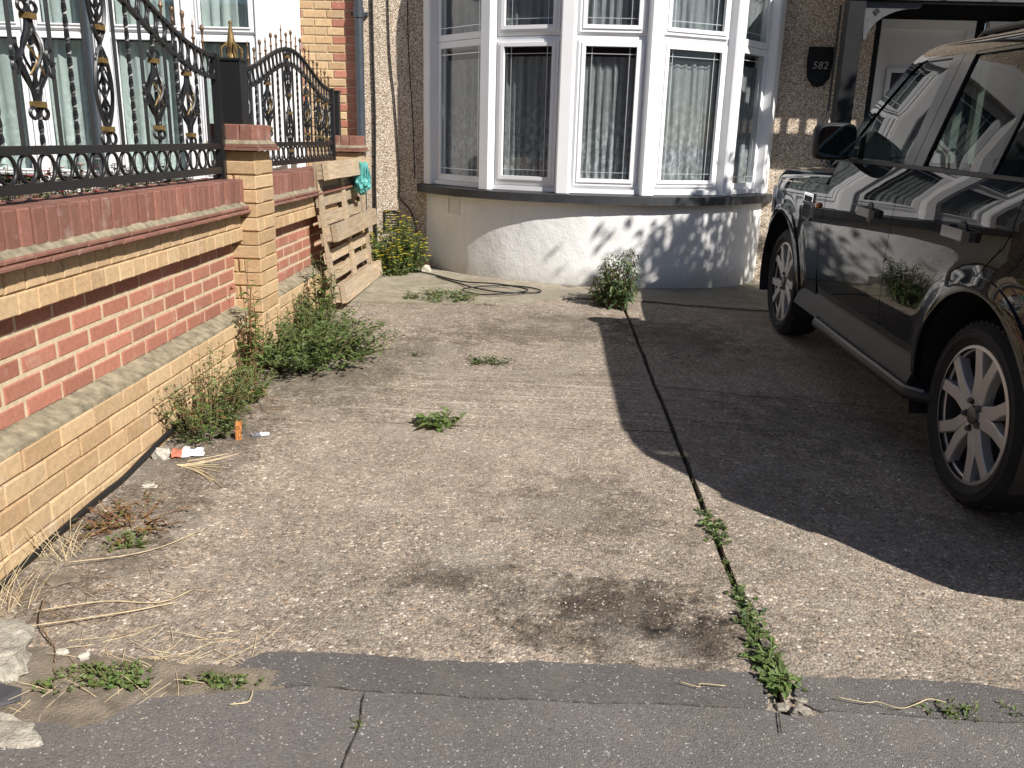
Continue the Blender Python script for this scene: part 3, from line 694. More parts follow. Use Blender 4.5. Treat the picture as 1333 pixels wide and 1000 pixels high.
# ------------------------------------------------------------ downpipe, cables, hose
dp = empty('downpipe', (-1.775, 8.43, 0), 'dark grey plastic rainwater downpipe between the two houses', 'downpipe')
mb = MB(); mb.tube([(0, 0, .2), (0, 0, 5.2)], .042, 14); mb.build('pipe', M['pipe'], dp, True, 50)
for z in (.95, 2.42, 4.2):
    mb = MB(); mb.tube([(0, 0, z), (0, 0, z + .09)], .05, 14); mb.build('socket', M['pipe'], dp, True, 50)
    mb = MB(); mb.box((-.075, .02, z + .02), (.075, .066, z + .05)); mb.build('bracket', M['pipe'], dp)
def cable(name, label, path, r, cat='cable', parent=None, sub=4, mat=None):
    pts = [Vector(p) for p in path]; out = []
    for i in range(len(pts) - 1):
        p0, p1, p2, p3 = pts[max(i-1, 0)], pts[i], pts[i+1], pts[min(i+2, len(pts)-1)]
        for k in range(sub):
            t = k / sub
            out.append(.5 * ((2*p1) + (-p0 + p2) * t + (2*p0 - 5*p1 + 4*p2 - p3) * t*t + (-p0 + 3*p1 - 3*p2 + p3) * t**3))
    out.append(pts[-1]); mb = MB(); mb.tube(out, r, 7); o = mb.build(name, mat or M['cable'], parent, True)
    if label: tag(o, label, cat)
    return o
cable('wall_cable', 'thick black cable clipped down the pebbledash beside the downpipe', [(-1.655, 8.478, 4.5), (-1.66, 8.48, 2.4), (-1.65, 8.478, 1.6), (-1.66, 8.48, .9), (-1.655, 8.478, .2)], .011)
cable('wall_cable', 'thin black cable curving down the pebbledash to the wall vent', [(-1.50, 8.485, 4.5), (-1.51, 8.485, 2.4), (-1.46, 8.485, 1.7), (-1.42, 8.485, 1.0), (-1.42, 8.485, .80), (-1.33, 8.485, .70), (-1.27, 8.485, .55), (-1.25, 8.485, .35)], .006)
cable('wall_cable', 'thin black cable hanging down the pebbledash next to the bay', [(-1.33, 8.485, 4.5), (-1.33, 8.485, 2.4), (-1.29, 8.485, 1.6), (-1.27, 8.485, .99)], .005)
cable('wall_foot_line', 'thin black line along the foot of the yellow brick wall base', [(-1.632, y, gz(-1.6, y) + .012 + q) for y, q in ((1.7, .0), (2.2, .005), (2.45, .01), (2.7, .015), (2.95, .015), (3.1, .01), (3.35, .03), (3.6, .04), (3.9, .0))], .0115)  # black tube drawn along the line where the wall meets the drive
hz = lambda x, y: gz(x, y) + .026
cable('garden_hose', 'thin black hose coiled loosely on the apron beneath the bay', [(x, y, hz(x, y) + h) for x, y, h in ((-.95, 7.62, 0), (-.72, 7.35, 0), (-.60, 7.15, .01), (-.35, 7.02, 0), (-.05, 7.05, 0), (-.02, 7.18, 0), (-.2, 7.3, .0), (-.45, 7.22, .01), (-.66, 7.02, .012), (-.5, 6.9, 0), (-.22, 6.95, .012), (-.12, 7.1, .014), (-.38, 7.3, .014), (-.7, 7.38, .01), (-1.0, 7.75, 0), (-1.2, 7.95, 0))], .0062, 'hose', sub=6)

# ============================================================ the house with the round bay
HY = 8.5
BCX, BCY, BR = .47, 9.265, 1.77
def arc(a, r): return (BCX + r * math.sin(R_(a)), BCY - r * math.cos(R_(a)))
house = empty('pebbledash_house', (0.5, HY, 0), 'pebbledash house with white round bay window above a white curved base', 'house')
def hp(mb, name, mat, parent=None, **k):
    if parent is None:
        mb.v = [(a - .5, b - HY, c) for a, b, c in mb.v]; return mb.build(name, mat, house, **k)
    mb.v = [(a - .5, b - HY, c) for a, b, c in mb.v]; return mb.build(name, mat, parent, **k)
mb = MB(); mb.box((-1.80, HY, -.1), (-1.09, HY + .3, 6.0)); hp(mb, 'wall', M['dash'])
mb = MB(); mb.box((2.04, HY, -.1), (2.96, HY + .3, 6.0)); hp(mb, 'wall', M['dash'])
mb = MB(); mb.box((4.62, HY, -.1), (7.0, HY + .3, 6.0)); mb.box((2.96, HY, 3.0), (4.62, HY + .3, 6.0)); hp(mb, 'wall', M['dash'])
mb = MB(); mb.box((-1.8, 8.1, 6.0), (7.0, 8.9, 6.15)); hp(mb, 'eaves', M['white_paint'])
mb = MB(); mb.prism([(8.0, 6.1), (12.5, 9.2), (12.5, 9.3), (8.0, 6.22)], -1.8, 7.0, lambda a, b, h: (h, a, b)); hp(mb, 'roof', M['slate'])
# rooms behind the glass
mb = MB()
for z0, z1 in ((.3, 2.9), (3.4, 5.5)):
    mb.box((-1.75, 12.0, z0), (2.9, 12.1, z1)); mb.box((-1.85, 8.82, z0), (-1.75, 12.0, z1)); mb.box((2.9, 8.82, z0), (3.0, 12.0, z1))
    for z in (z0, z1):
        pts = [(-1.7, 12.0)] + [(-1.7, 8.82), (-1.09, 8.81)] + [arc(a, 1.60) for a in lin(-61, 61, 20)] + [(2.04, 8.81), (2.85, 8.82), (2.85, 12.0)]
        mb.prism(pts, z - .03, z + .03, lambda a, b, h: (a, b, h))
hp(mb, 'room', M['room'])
def arcband(r_out, r_in, z0, z1, a0, a1, n=64, zo=None, wob=0.0):
    """solid curved band; zo = outer top height if the top slopes"""
    mb = MB(); vs = []; zo = z1 if zo is None else zo
    for i in range(n + 1):
        a = a0 + (a1 - a0) * i / n
        q = wob * nz(a * .12, z0, 1)
        po, pi = arc(a, r_out + q), arc(a, r_in)
        vs += [(*pi, z0), (*po, z0), (*po, zo), (*pi, z1)]
    mb.add(vs, [(4*i+k, 4*i+(k+1) % 4, 4*i+4+(k+1) % 4, 4*i+4+k) for i in range(n) for k in range(4)] + [(0, 1, 2, 3), (4*n+3, 4*n+2, 4*n+1, 4*n)])
    return mb
# rendered curved base, built with an uneven hand-trowelled face
mb = MB(); nA, nZ = 110, 26; vs = []
for j in range(nZ + 1):
    z = -.08 + (.885 + .08) * j / nZ
    for i in range(nA + 1):
        a = -65.0 + 130.0 * i / nA; q = .006 * nz(a * .06, z, 2.0, 5) + .003 * nz(a * .25, z * 4, 2.0, 9) - .004 * max(0, .35 - z)
        vs.append((*arc(a, 1.80 + q), z))
mb.add(vs, [(j*(nA+1)+i, j*(nA+1)+i+1, (j+1)*(nA+1)+i+1, (j+1)*(nA+1)+i) for j in range(nZ) for i in range(nA)])
dado = hp(mb, 'bay_base', M['dado'], smooth=True)
mb = arcband(1.885, 1.66, .868, .962, -66.2, 66.2, 72, .938)
hp(mb, 'bay_sill', M['sill'], smooth=True, angle=40)
hp(arcband(1.84, 1.6, 2.80, 3.06, -65, 65, 48), 'bay_fascia', M['white_paint'], smooth=True, angle=40)
hp(arcband(1.78, 1.6, 3.06, 3.78, -65, 65, 48), 'bay_apron', M['dash'], smooth=True, angle=40)
hp(arcband(1.86, 1.6, 3.78, 3.86, -65, 65, 48), 'bay_sill', M['sill'], smooth=True, angle=40)
hp(arcband(1.86, 1.6, 5.22, 5.9, -65, 65, 48), 'bay_fascia', M['white_paint'], smooth=True, angle=40)
ANG = [-61.0, -33.6, -10.3, 12.4, 38.6, 61.0]
def frame_mb(mb, F, u0, u1, z0, z1, wd, n0, n1):
    """picture frame: sides full height, rails butted between; F(u, n, z)"""
    def bx(ua, ub, za, zb):
        c = [F(u, n, z) for z in (za, zb) for n in (n0, n1) for u in (ua, ub)]
        mb.add(c, [(0, 1, 3, 2), (4, 6, 7, 5), (0, 4, 5, 1), (1, 5, 7, 3), (3, 7, 6, 2), (2, 6, 4, 0)])
    bx(u0, u0 + wd, z0, z1); bx(u1 - wd, u1, z0, z1)
    bx(u0 + wd, u1 - wd, z0, z0 + wd); bx(u0 + wd, u1 - wd, z1 - wd, z1)
def bxF(mb, F, u0, u1, n0, n1, z0, z1):
    c = [F(u, n, z) for z in (z0, z1) for n in (n0, n1) for u in (u0, u1)]
    mb.add(c, [(0, 1, 3, 2), (4, 6, 7, 5), (0, 4, 5, 1), (1, 5, 7, 3), (3, 7, 6, 2), (2, 6, 4, 0)])
def facet_frame(A, B):
    A, B = Vector(A), Vector(B); t = (B - A).normalized(); n = Vector((t.y, -t.x)); L = (B - A).length
    return (lambda u, k, z: (A.x + t.x * u + n.x * k, A.y + t.y * u + n.y * k, z)), L
def light(F, u0, u1, z0, z1, sash, put, leads=True, fw=.035, sw=.058):
    """one glazed light; returns its frame object"""
    mb = MB(); frame_mb(mb, F, u0, u1, z0, z1, fw, -.065, 0.0); fr = put(mb, 'window', M['upvc'], None)
    a, b, c, d = u0 + fw + .001, u1 - fw - .001, z0 + fw + .001, z1 - fw - .001; g_ = 0
    if sash:
        mb = MB(); frame_mb(mb, F, a - .012, b + .012, c - .012, d + .012, sw, .002, .020); frame_mb(mb, F, a + .014, b - .014, c + .014, d - .014, sw - .028, .0205, .030); put(mb, 'sash', M['upvc'], fr)
        g_ = sw - .014
    a, b, c, d = a + g_, b - g_, c + g_, d - g_
    mb = MB(); bxF(mb, F, a - .004, b + .004, -.016, -.010, c - .004, d + .004); put(mb, 'pane', M['glass'], fr)
    if leads:
        e = .055 if (b - a) > .25 else .04; lw = .0028
        for uu in (a + e, b - e): mb = MB(); bxF(mb, F, uu - lw, uu + lw, -.0095, -.0065, c, d); put(mb, 'glazing_bar', M['lead'], fr)
        for zz in (c + e, d - e): mb = MB(); bxF(mb, F, a, b, -.0063, -.0035, zz - lw, zz + lw); put(mb, 'glazing_bar', M['lead'], fr)
    return fr
hput = lambda mb, nm, mt, par: hp(mb, nm, mt, par)
cnames = ['narrow outer light next to the downpipe side', 'left-hand wide light of the bay', 'middle wide light of the bay', 'wide light of the bay nearest the porch', 'narrow outer light next to the porch']
def curtain(name, F, u0, u1, z0, z1, dep, mat, label, folds, group=None, seed=0):
    n = folds * 8; mb = MB(); vs = []
    zs = lin(z0, z1, 14); rnd = random.Random(seed); ph = [rnd.uniform(-.5, .5) for _ in range(folds + 2)]
    for z in zs:
        k = (z - z0) / (z1 - z0)
        for i in range(n + 1):
            t = i / n; f = t * folds; j = int(f)
            wv = math.sin(2 * math.pi * f + ph[j]) * (.6 + .4 * math.sin(j * 2.4 + seed)); amp = .022 * (1.15 - .45 * k)
            vs.append(F(u0 + (u1 - u0) * t + .006 * math.sin(7 * k + i), -dep + amp * wv, z))
    mb.add(vs, [(j*(n+1)+i, j*(n+1)+i+1, (j+1)*(n+1)+i+1, (j+1)*(n+1)+i) for j in range(13) for i in range(n)])
    o = mb.build(name, mat, None, True); tag(o, label, 'curtain', group); return o
for i in range(5):
    F, L = facet_frame(arc(ANG[i], BR), arc(ANG[i + 1], BR)); big = 0 < i < 4; e = .058
    for (z0, z1) in ((.992, 2.212), (2.216, 2.80)): light(F, e, L - e, z0, z1, big, hput, fw=.035 if big else .055)
    light(F, e, L - e, 3.86, 5.2, False, hput, leads=False)
    mb = MB(); bxF(mb, F, .045, L - .045, -.07, .032, .952, .990); hp(mb, 'window_board', M['upvc'])
    curtain('net_curtain', F, .04, L - .04, 1.0, 2.06, .085, M['lace'], 'lace net curtain behind the ' + cnames[i], 9 if big else 7, 'net curtains in the round bay', i)
    curtain('net_curtain', F, .04, L - .04, 2.14, 2.86, .085, M['lace'], 'short upper net curtain above the ' + cnames[i], 9 if big else 7, 'net curtains in the round bay', i + 9)
for i, a in enumerate(ANG):
    t = Vector((math.cos(R_(a)), math.sin(R_(a)))); n = Vector((math.sin(R_(a)), -math.cos(R_(a)))); c = Vector(arc(a, BR))
    if 0 < i < 5: u0, u1, n0, n1 = -.060, .060, -.09, .078
    elif i == 0: u0, u1, n0, n1 = -.095, .060, -.12, .070
    else: u0, u1, n0, n1 = -.060, .110, -.12, .070
    P = [c + t * u + n * k for u, k in ((u0, n0), (u1, n0), (u1, n1 - .014), (u1 - .014, n1), (u0 + .014, n1), (u0, n1 - .014))]
    mb = MB(); mb.prism([(p.x, p.y) for p in P], .948, 2.80, lambda a_, b_, h: (a_, b_, h)); hp(mb, 'mullion', M['upvc'])
    mb = MB(); mb.prism([(p.x, p.y) for p in P], 3.85, 5.22, lambda a_, b_, h: (a_, b_, h)); hp(mb, 'mullion', M['upvc'])
# vents
def louvre(parent_put, F, u0, u1, z0, z1, n, mat, nm):
    mb = MB(); frame_mb(mb, F, u0, u1, z0, z1, .012, -.02, .012); fr = parent_put(mb, nm, mat, None)
    for k in range(n):
        z = z0 + .012 + (z1 - z0 - .024) * (k + .5) / n; mb = MB(); bxF(mb, F, u0 + .012, u1 - .012, -.004, .007, z - .0035, z + .0055); parent_put(mb, 'slat', mat, fr)
    mb = MB(); bxF(mb, F, u0 + .01, u1 - .01, -.02, -.012, z0 + .01, z1 - .01); parent_put(mb, 'backing', M['sill'], fr)
def tang(a, r):
    c = Vector(arc(a, r)); t = Vector((math.cos(R_(a)), math.sin(R_(a))))
    return facet_frame((c.x - t.x * .5, c.y - t.y * .5), (c.x + t.x * .5, c.y + t.y * .5))[0]
louvre(hput, tang(-46.5, 1.80), .41, .58, .695, .855, 8, M['white_paint'], 'air_vent')
louvre(hput, tang(2.5, 1.80), .41, .58, .155, .245, 6, M['concrete'], 'air_vent')
Fw = facet_frame((-1.58, HY), (0, HY))[0]
louvre(hput, Fw, .0, .15, .48, .675, 7, M['cable'], 'air_vent')
# ------------------------------------------------------------ door in its recess
mb = MB()
mb.box((2.962, 8.5, -.1), (3.01, 9.0, 3.0)); mb.box((4.57, 8.5, -.1), (4.62, 9.0, 3.0)); mb.box((3.01, 8.80, -.1), (3.05, 8.95, 2.9)); hp(mb, 'reveal', M['porch_dk'])
mb = MB(); mb.box((3.05, 8.86, -.1), (4.57, 8.95, .16)); mb.box((3.01, 8.84, 2.56), (4.57, 8.95, 3.0)); mb.box((3.985, 8.86, .16), (4.10, 8.92, 2.56)); hp(mb, 'reveal', M['porch_dk'])
FD = facet_frame((3.05, 8.80), (4.57, 8.80))[0]
mb = MB(); frame_mb(mb, FD, .0, .93, .165, 2.555, .075, -.06, .03); door = hp(mb, 'door', M['door'])
mb = MB(); bxF(mb, FD, .076, .854, -.045, -.005, .24, 2.479); leaf = hp(mb, 'door_leaf', M['door'], door)
for u0, u1, z0, z1 in ((.17, .76, .38, .98), (.17, .76, 1.12, 1.32)):
    mb = MB(); frame_mb(mb, FD, u0, u1, z0, z1, .035, -.005, .012); hp(mb, 'door_moulding', M['door'], door)
mb = MB(); frame_mb(mb, FD, .17, .76, 1.42, 2.13, .045, -.005, .016); hp(mb, 'door_moulding', M['door'], door)
mb = MB(); bxF(mb, FD, .214, .716, -.004, .002, 1.464, 2.086); hp(mb, 'door_pane', M['pillar'], door)
mb = MB(); mb.tube([FD(.13, .05, 1.2), FD(.13, .05, 1.06)], .011, 8); mb.tube([FD(.13, -.01, 1.2), FD(.13, .05, 1.2)], .009, 8); hp(mb, 'door_handle', M['chrome'], door)
mb = MB(); frame_mb(mb, FD, 1.055, 1.515, .165, 2.555, .06, -.06, .03); sw_ = hp(mb, 'side_window', M['door'])
mb = MB(); bxF(mb, FD, 1.114, 1.456, -.02, -.01, .224, 2.496); hp(mb, 'pane', M['pillar'], sw_)
# ------------------------------------------------------------ porch: black posts, railed frieze under a canopy
porch = empty('porch', (3.5, 7.9, 0), 'black timber porch with grey arched bracket in front of the white door', 'porch')
def pp(mb, nm, mat, par=None):
    mb.v = [(a - 3.5, b - 7.9, c) for a, b, c in mb.v]; return mb.build(nm, mat, par or porch)
PY = 7.54
for x in (2.44, 4.85):
    mb = MB(); mb.box((x - .065, PY - .065, .0), (x + .065, PY + .065, 2.515)); mb.box((x - .085, PY - .085, -.06), (x + .085, PY + .085, .22)); pp(mb, 'post', M['porch_dk'])
mb = MB(); mb.box((2.38, PY - .05, 2.515), (4.92, PY + .05, 2.70)); pp(mb, 'beam', M['porch_dk'])
mb = MB(); mb.box((2.36, PY - .075, 2.525), (4.96, PY - .052, 2.555)); pp(mb, 'beam_moulding', M['porch_gr'])
x = 2.41
while x < 4.9:
    mb = MB(); mb.box((x, PY - .008, 2.70), (x + .058, PY + .008, 2.94)); pp(mb, 'baluster', M['porch_dk']); x += .175
mb = MB(); mb.box((2.36, PY - .035, 2.94), (5.0, 8.497, 3.04)); mb.box((2.34, PY - .05, 3.04), (5.02, 8.497, 3.07)); pp(mb, 'canopy', M['porch_dk'])
for sx, x in ((1, 2.505), (-1, 4.785)):
    P = [(0, 0), (.02, -.30), (.045, -.30)] + [(.045 + .40 * (1 - math.cos(t)), -.30 + .245 * math.sin(t)) for t in lin(.1, math.pi / 2, 10)] + [(.46, -.02), (.46, 0)]
    mb = MB(); mb.prism([(x + sx * a, 2.53 + b) for a, b in P], PY - .03, PY + .03, lambda a, b, h: (a, h, b)); br = pp(mb, 'bracket', M['porch_gr'])
    mb = MB(); c = (x + sx * .10, 2.53 - .09); mb.prism([(c[0] - .03, c[1]), (c[0], c[1] - .03), (c[0] + .03, c[1]), (c[0], c[1] + .03)], PY - .034, PY + .034, lambda a, b, h: (a, h, b)); pp(mb, 'diamond', M['porch_dk'], br)
mb = MB(); mb.box((2.60, 8.44, .3), (2.617, 8.46, 2.62)); pp(mb, 'conduit', M['porch_gr'])
# house number plaque
sg = empty('house_number_sign', (2.49, 8.482, 2.08), 'dark shield-shaped house number plaque reading 582 on the pebbledash by the porch', 'sign'); sg.scale = (.78, 1, .78)
mb = MB(); mb.prism([(-.14, .24), (.14, .24), (.15, .1), (.13, -.1), (.06, -.19), (0, -.21), (-.06, -.19), (-.13, -.1), (-.15, .1)], -.012, .016, lambda a, b, h: (a, h, b)); mb.build('plaque', M['porch_dk'], sg)
cu = bpy.data.curves.new('digits', 'FONT'); cu.body = '582'; cu.size = .115; cu.align_x = 'CENTER'; cu.align_y = 'CENTER'; cu.extrude = .003; cu.shear = .15; cu.space_character = 1.1
tmp = bpy.data.objects.new('tmp', cu); C.objects.link(tmp); bpy.context.view_layer.update()
me = bpy.data.meshes.new_from_object(tmp); bpy.data.objects.remove(tmp); me.materials.clear(); me.materials.append(M['digit'])
dg = link('digits', me, sg, T(0, -.016, .03) @ Matrix.Rotation(math.pi / 2, 4, 'X'))

# ============================================================ the neighbouring house beyond the wall
nh = empty('neighbour_house', (-3.4, HY, 0), 'neighbouring brick house with white bay and pale green curtains behind the iron fence', 'house')
def np_(mb, nm, mat, par=None, **k):
    mb.v = [(a + 3.4, b - HY, c) for a, b, c in mb.v]; return mb.build(nm, mat, par or nh, **k)
nput = lambda mb, nm, mt, par: np_(mb, nm, mt, par)
mb = MB(); mb.box((-2.56, HY + .008, -.1), (-1.802, HY + .3, 6)); np_(mb, 'wall', M['mortar'])
mb = MB(); mb.box((-9, HY + .012, 2.9), (-2.56, HY + .3, 6)); mb.box((-9, HY + .012, -.1), (-5.6, HY + .3, 2.9)); np_(mb, 'wall', M['brick_yel'])
mb = MB(); mb.prism([(8.0, 6.1), (12.5, 9.2), (12.5, 9.3), (8.0, 6.22)], -9.0, -1.8, lambda a, b, h: (h, a, b)); np_(mb, 'roof', M['slate'])
z = .62; i = 0
while z < 3.05:
    zc = z + .0325; xs0, xs1 = -2.555, -1.81
    if i % 2 == 0: segs = [('brick_red', .235), ('brick_yel', .225), ('brick_yel', .17), ('brick_red', .115)]
    else: segs = [('brick_red', .12), ('brick_yel', .225), ('brick_yel', .165), ('brick_red', .235)]
    if (i // 2) % 3 == 0: segs[1] = ('brick_yel', segs[1][1])
    tot = sum(b for _, b in segs); xx = xs0
    for kd, l_ in segs:
        l_ = l_ * (xs1 - xs0) / tot; o = brick(nh, kd, xx + l_ / 2 + 3.4, 0, zc, l_ - .010, .02, .065, rz=-math.pi / 2); xx += l_
    z += .075; i += 1
NB = 7.85
FN, LN = facet_frame((-5.35, NB), (-2.56, NB))
ux = lambda X: X + 5.35
nlab = {-5.28: 'neighbouring bay, fourth window from the brick quoins', -4.45: 'neighbouring bay, third window from the brick quoins', -3.79: 'neighbouring bay, second window from the brick quoins', -3.03: 'neighbouring bay, window next to the brick quoins'}
for X0, X1 in ((-5.28, -4.66), (-4.45, -4.02), (-3.79, -3.24), (-3.03, -2.60)):
    for z0, z1 in ((.95, 2.185), (2.19, 2.86)): light(FN, ux(X0) - .055, ux(X1) + .055, z0, z1, True, nput, leads=False, fw=.03, sw=.04)
    curtain('net_curtain', FN, ux(X0) - .03, ux(X1) + .03, .95, 2.12, .08, M['lace_n'], 'tall pale green net curtain in the ' + nlab[X0], 5, 'green net curtains of the neighbouring bay', int(X0 * 10))
    curtain('net_curtain', FN, ux(X0) - .03, ux(X1) + .03, 2.2, 2.86, .08, M['lace_n'], 'short upper pale green net curtain in the ' + nlab[X0], 5, 'green net curtains of the neighbouring bay', int(X0 * 10) + 3)
for X0, X1 in ((-5.42, -5.335), (-4.605, -4.505), (-3.965, -3.845), (-3.185, -3.085), (-2.545, -2.46)):
    mb = MB(); bxF(mb, FN, ux(X0), ux(X1), -.12, .03, .85, 2.86); np_(mb, 'mullion', M['upvc'])
mb = MB(); mb.tube([(-4.0, NB - .06, .2), (-4.0, NB - .06, 2.9)], .03, 10); np_(mb, 'mullion_shade', M['pipe'])  # grey tube added to stand in for the mullion's shadowed side face
FR, LR = facet_frame((-2.46, NB + .02), (-2.34, HY))
mb = MB(); bxF(mb, FR, 0.0, LR, -.08, .0, -.1, 2.86); np_(mb, 'bay_cheek', M['upvc'])
mb = MB(); mb.box((-5.45, NB - .05, .80), (-2.44, NB + .12, .86)); np_(mb, 'bay_sill', M['upvc'])
mb = MB(); mb.box((-5.42, NB, -.1), (-2.47, NB + .1, .80)); np_(mb, 'bay_base', M['dado'])
mb = MB(); mb.box((-5.45, NB - .05, 2.86), (-2.30, HY, 3.4)); np_(mb, 'bay_fascia', M['white_paint'])
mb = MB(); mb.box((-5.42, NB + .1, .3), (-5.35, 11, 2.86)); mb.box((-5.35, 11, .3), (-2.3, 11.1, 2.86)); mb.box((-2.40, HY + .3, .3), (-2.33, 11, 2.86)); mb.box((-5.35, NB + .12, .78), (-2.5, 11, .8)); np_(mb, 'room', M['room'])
struct(sheet('garden_path', lin(-9, -1.945, 20), lin(1.8, 8.5, 20), lambda x, y: .05 + .01 * nz(x, y, 3), M['concrete'], None, .3))
# ------------------------------------------------------------ terrace across the street (seen only as reflections)
op = empty('opposite_terrace', (0, -20, 0), 'long red brick terrace on the other side of the street', 'house')
mb = MB(); mb.box((-40, -6, -.1), (40, 0, 6.2)); mb.build('wall', M['brick_red'], op)
mb = MB(); mb.prism([(0.4, 6.1), (-3, 8.8), (-6.4, 6.1)], -40.3, 40.3, lambda a, b, h: (h, a, b)); mb.build('roof', M['slate'], op)
for k in range(13):
    for z in (.9, 3.7):
        x = -38 + k * 6.1; mb = MB(); mb.box((x, -.02, z), (x + 2.2, .05, z + 1.6)); wdw = mb.build('window', M['upvc'], op)
        for q in (0, 1): mb = MB(); mb.box((x + .12 + q * 1.03, .04, z + .12), (x + 1.05 + q * 1.03, .06, z + 1.48)); mb.build('pane', M['pillar'], wdw)
    x = -35 + k * 6.1; mb = MB(); mb.box((x, -.02, 0), (x + 1, .04, 2.1)); mb.build('door', M['porch_dk'], op)

# ============================================================ the car
CARX, CARY = 2.657, 3.345
car = empty('parked_car', (CARX, CARY, gz(1.75, CARY)), 'dark grey metallic off-road car parked nose-in towards the house, large silver wheels', 'car')
car.rotation_euler = (math.atan2(gz(1.75, CARY + 2.885) - gz(1.75, CARY), 2.885), 0, 0)
AZ, AR = .41, .47
def Ls(s):
    q = max(0, s - .6); return 1.19 - .05 * q * q / (q + .35)
_z = np.array([.2, .30, .45, .60, .85, 1.05, 1.165, 1.19, 1.235, 1.28, 1.32, 1.80, 1.86, 1.90])
_h = np.array([.89, .905, .932, .948, .957, .953, .946, .941, .930, .916, .902, .752, .720, .66])
_zz = np.linspace(.2, 1.9, 700); _hh = np.interp(_zz, _z, _h)
def _sm(a, sg):
    n = int(sg * 3.3); k = np.exp(-.5 * (np.arange(-n, n + 1) / sg) ** 2); return np.convolve(np.pad(a, n, mode='edge'), k / k.sum(), 'valid')
_bl = 1 / (1 + np.exp(-(_zz - 1.09) / .018)); _hh = _sm(_hh, 34) * (1 - _bl) + _sm(_hh, 5) * _bl
_hh = _sm(_hh, 3)
def plan(s):
    d = .02 * max(0, (s - 2.4) / .8) ** 2 + 1.0 * max(0, s - 3.25) ** 2
    d += .02 * max(0, (-s - .2) / .7) ** 2 + 1.2 * max(0, -s - .82) ** 2
    return d
def hw(s, z):
    tz = min(max((z - .5) / .6, 0), 1); sh = (1.19 - Ls(s)) * tz * tz * (3 - 2 * tz) * (1 if z < 1.3 else max(0, 1 - (z - 1.3) / .25))
    h = float(np.interp(z + sh, _zz, _hh)) - plan(s)
    for cs in (0, 2.885):
        r = math.hypot(s - cs, z - AZ)
        if r < .75 and z < 1.0: h += .024 * math.exp(-((r - .47) / .085) ** 2) * min(1, max(0, (1.0 - z) / .12))
    return h
def dens(poly, d=.03):
    out = []
    for i, p in enumerate(poly):
        q = poly[(i + 1) % len(poly)]; n = max(1, int(math.hypot(q[0]-p[0], q[1]-p[1]) / d))
        out += [(p[0] + (q[0]-p[0]) * k / n, p[1] + (q[1]-p[1]) * k / n) for k in range(n)]
    return out
def inside(p, poly):
    c = False; j = len(poly) - 1
    for i in range(len(poly)):
        if (poly[i][1] > p[1]) != (poly[j][1] > p[1]) and p[0] < (poly[j][0]-poly[i][0]) * (p[1]-poly[i][1]) / (poly[j][1]-poly[i][1]) + poly[i][0]: c = not c
        j = i
    return c
def edge_d(p, poly):
    b = 9
    for i in range(len(poly)):
        a, q = poly[i], poly[(i+1) % len(poly)]; dx, dy = q[0]-a[0], q[1]-a[1]; l = dx*dx + dy*dy
        t = 0 if l == 0 else min(1, max(0, ((p[0]-a[0])*dx + (p[1]-a[1])*dy) / l)); b = min(b, math.hypot(p[0]-a[0]-t*dx, p[1]-a[1]-t*dy))
    return b
_pc = {}
def skin(poly, off=0.0, grid=.035, lip=.022, side=-1, pane=0.0):
    """panel cut out of the body side surface; side -1 is the passenger side seen in the photograph"""
    key = (tuple(poly), grid)
    if key not in _pc:
        pl = dens(poly, grid * .8); n = len(pl)
        xs = [p[0] for p in pl]; ys = [p[1] for p in pl]; pts = list(pl)
        x = min(xs); row = 0
        y = min(ys)
        while y < max(ys):
            x = min(xs) + (grid / 2 if row % 2 else 0)
            while x < max(xs):
                if inside((x, y), pl) and edge_d((x, y), pl) > grid * .45: pts.append((x, y))
                x += grid
            y += grid * .87; row += 1
        r = geometry.delaunay_2d_cdt([Vector(p) for p in pts], [(i, (i+1) % n) for i in range(n)], [], 1, 1e-5)
        _pc[key] = ([tuple(v) for v in r[0]], [tuple(f) for f in r[2]], n)
    v2, f2, n = _pc[key]; mb = MB()
    vs = [(side * (hw(s, z) + off), s, z) for s, z in v2]; fs = list(f2)
    if lip:
        cnt = {}
        for f in f2:
            for a, b in zip(f, f[1:] + f[:1]): cnt[tuple(sorted((a, b)))] = cnt.get(tuple(sorted((a, b))), 0) + 1
        bd = [e for e, c in cnt.items() if c == 1]; idx = {}
        for a, b in bd:
            for q in (a, b):
                if q not in idx: idx[q] = len(vs); vs.append(vs[q]); vs.append((vs[q][0] - side * lip, vs[q][1], vs[q][2]))
            fs.append((idx[a], idx[b], idx[b] + 1, idx[a] + 1))
    mb.add(vs, fs); e = 2e-3
    mb.nrm = [tuple(Vector((side, -(hw(s + e, z) - hw(s - e, z)) / (2 * e), -(hw(s, z + e) - hw(s, z - e)) / (2 * e))).normalized()) for s, z in v2] + [(0, 0, 0)] * (len(vs) - len(v2))
    return mb
def cpart(mb, nm, mat, par=None, smooth=True, angle=30):
    if hasattr(mb, 'nrm'):
        me = bpy.data.meshes.new(nm); me.from_pydata(mb.v, [], mb.f); me.update(); me.materials.append(mat)
        bm = bmesh.new(); bm.from_mesh(me); bm.faces.ensure_lookup_table(); bm.verts.ensure_lookup_table()
        for f in bm.faces:     # outward winding of the skin
            n = Vector((0, 0, 0))
            for v in f.verts: n += Vector(mb.nrm[v.index])
            if n.length > 0 and f.normal.dot(n) < 0: f.normal_flip()
        bm.to_mesh(me); bm.free(); me.shade_smooth(); me.normals_split_custom_set_from_vertices(mb.nrm)
        return link(nm, me, par or car)
    return mb.build(nm, mat, par or car, smooth, angle)
archpts = lambda cs, r, a0, a1, n=22: [(cs + r * math.cos(R_(a0 + (a1-a0) * i / n)), AZ + r * math.sin(R_(a0 + (a1-a0) * i / n))) for i in range(n + 1)]
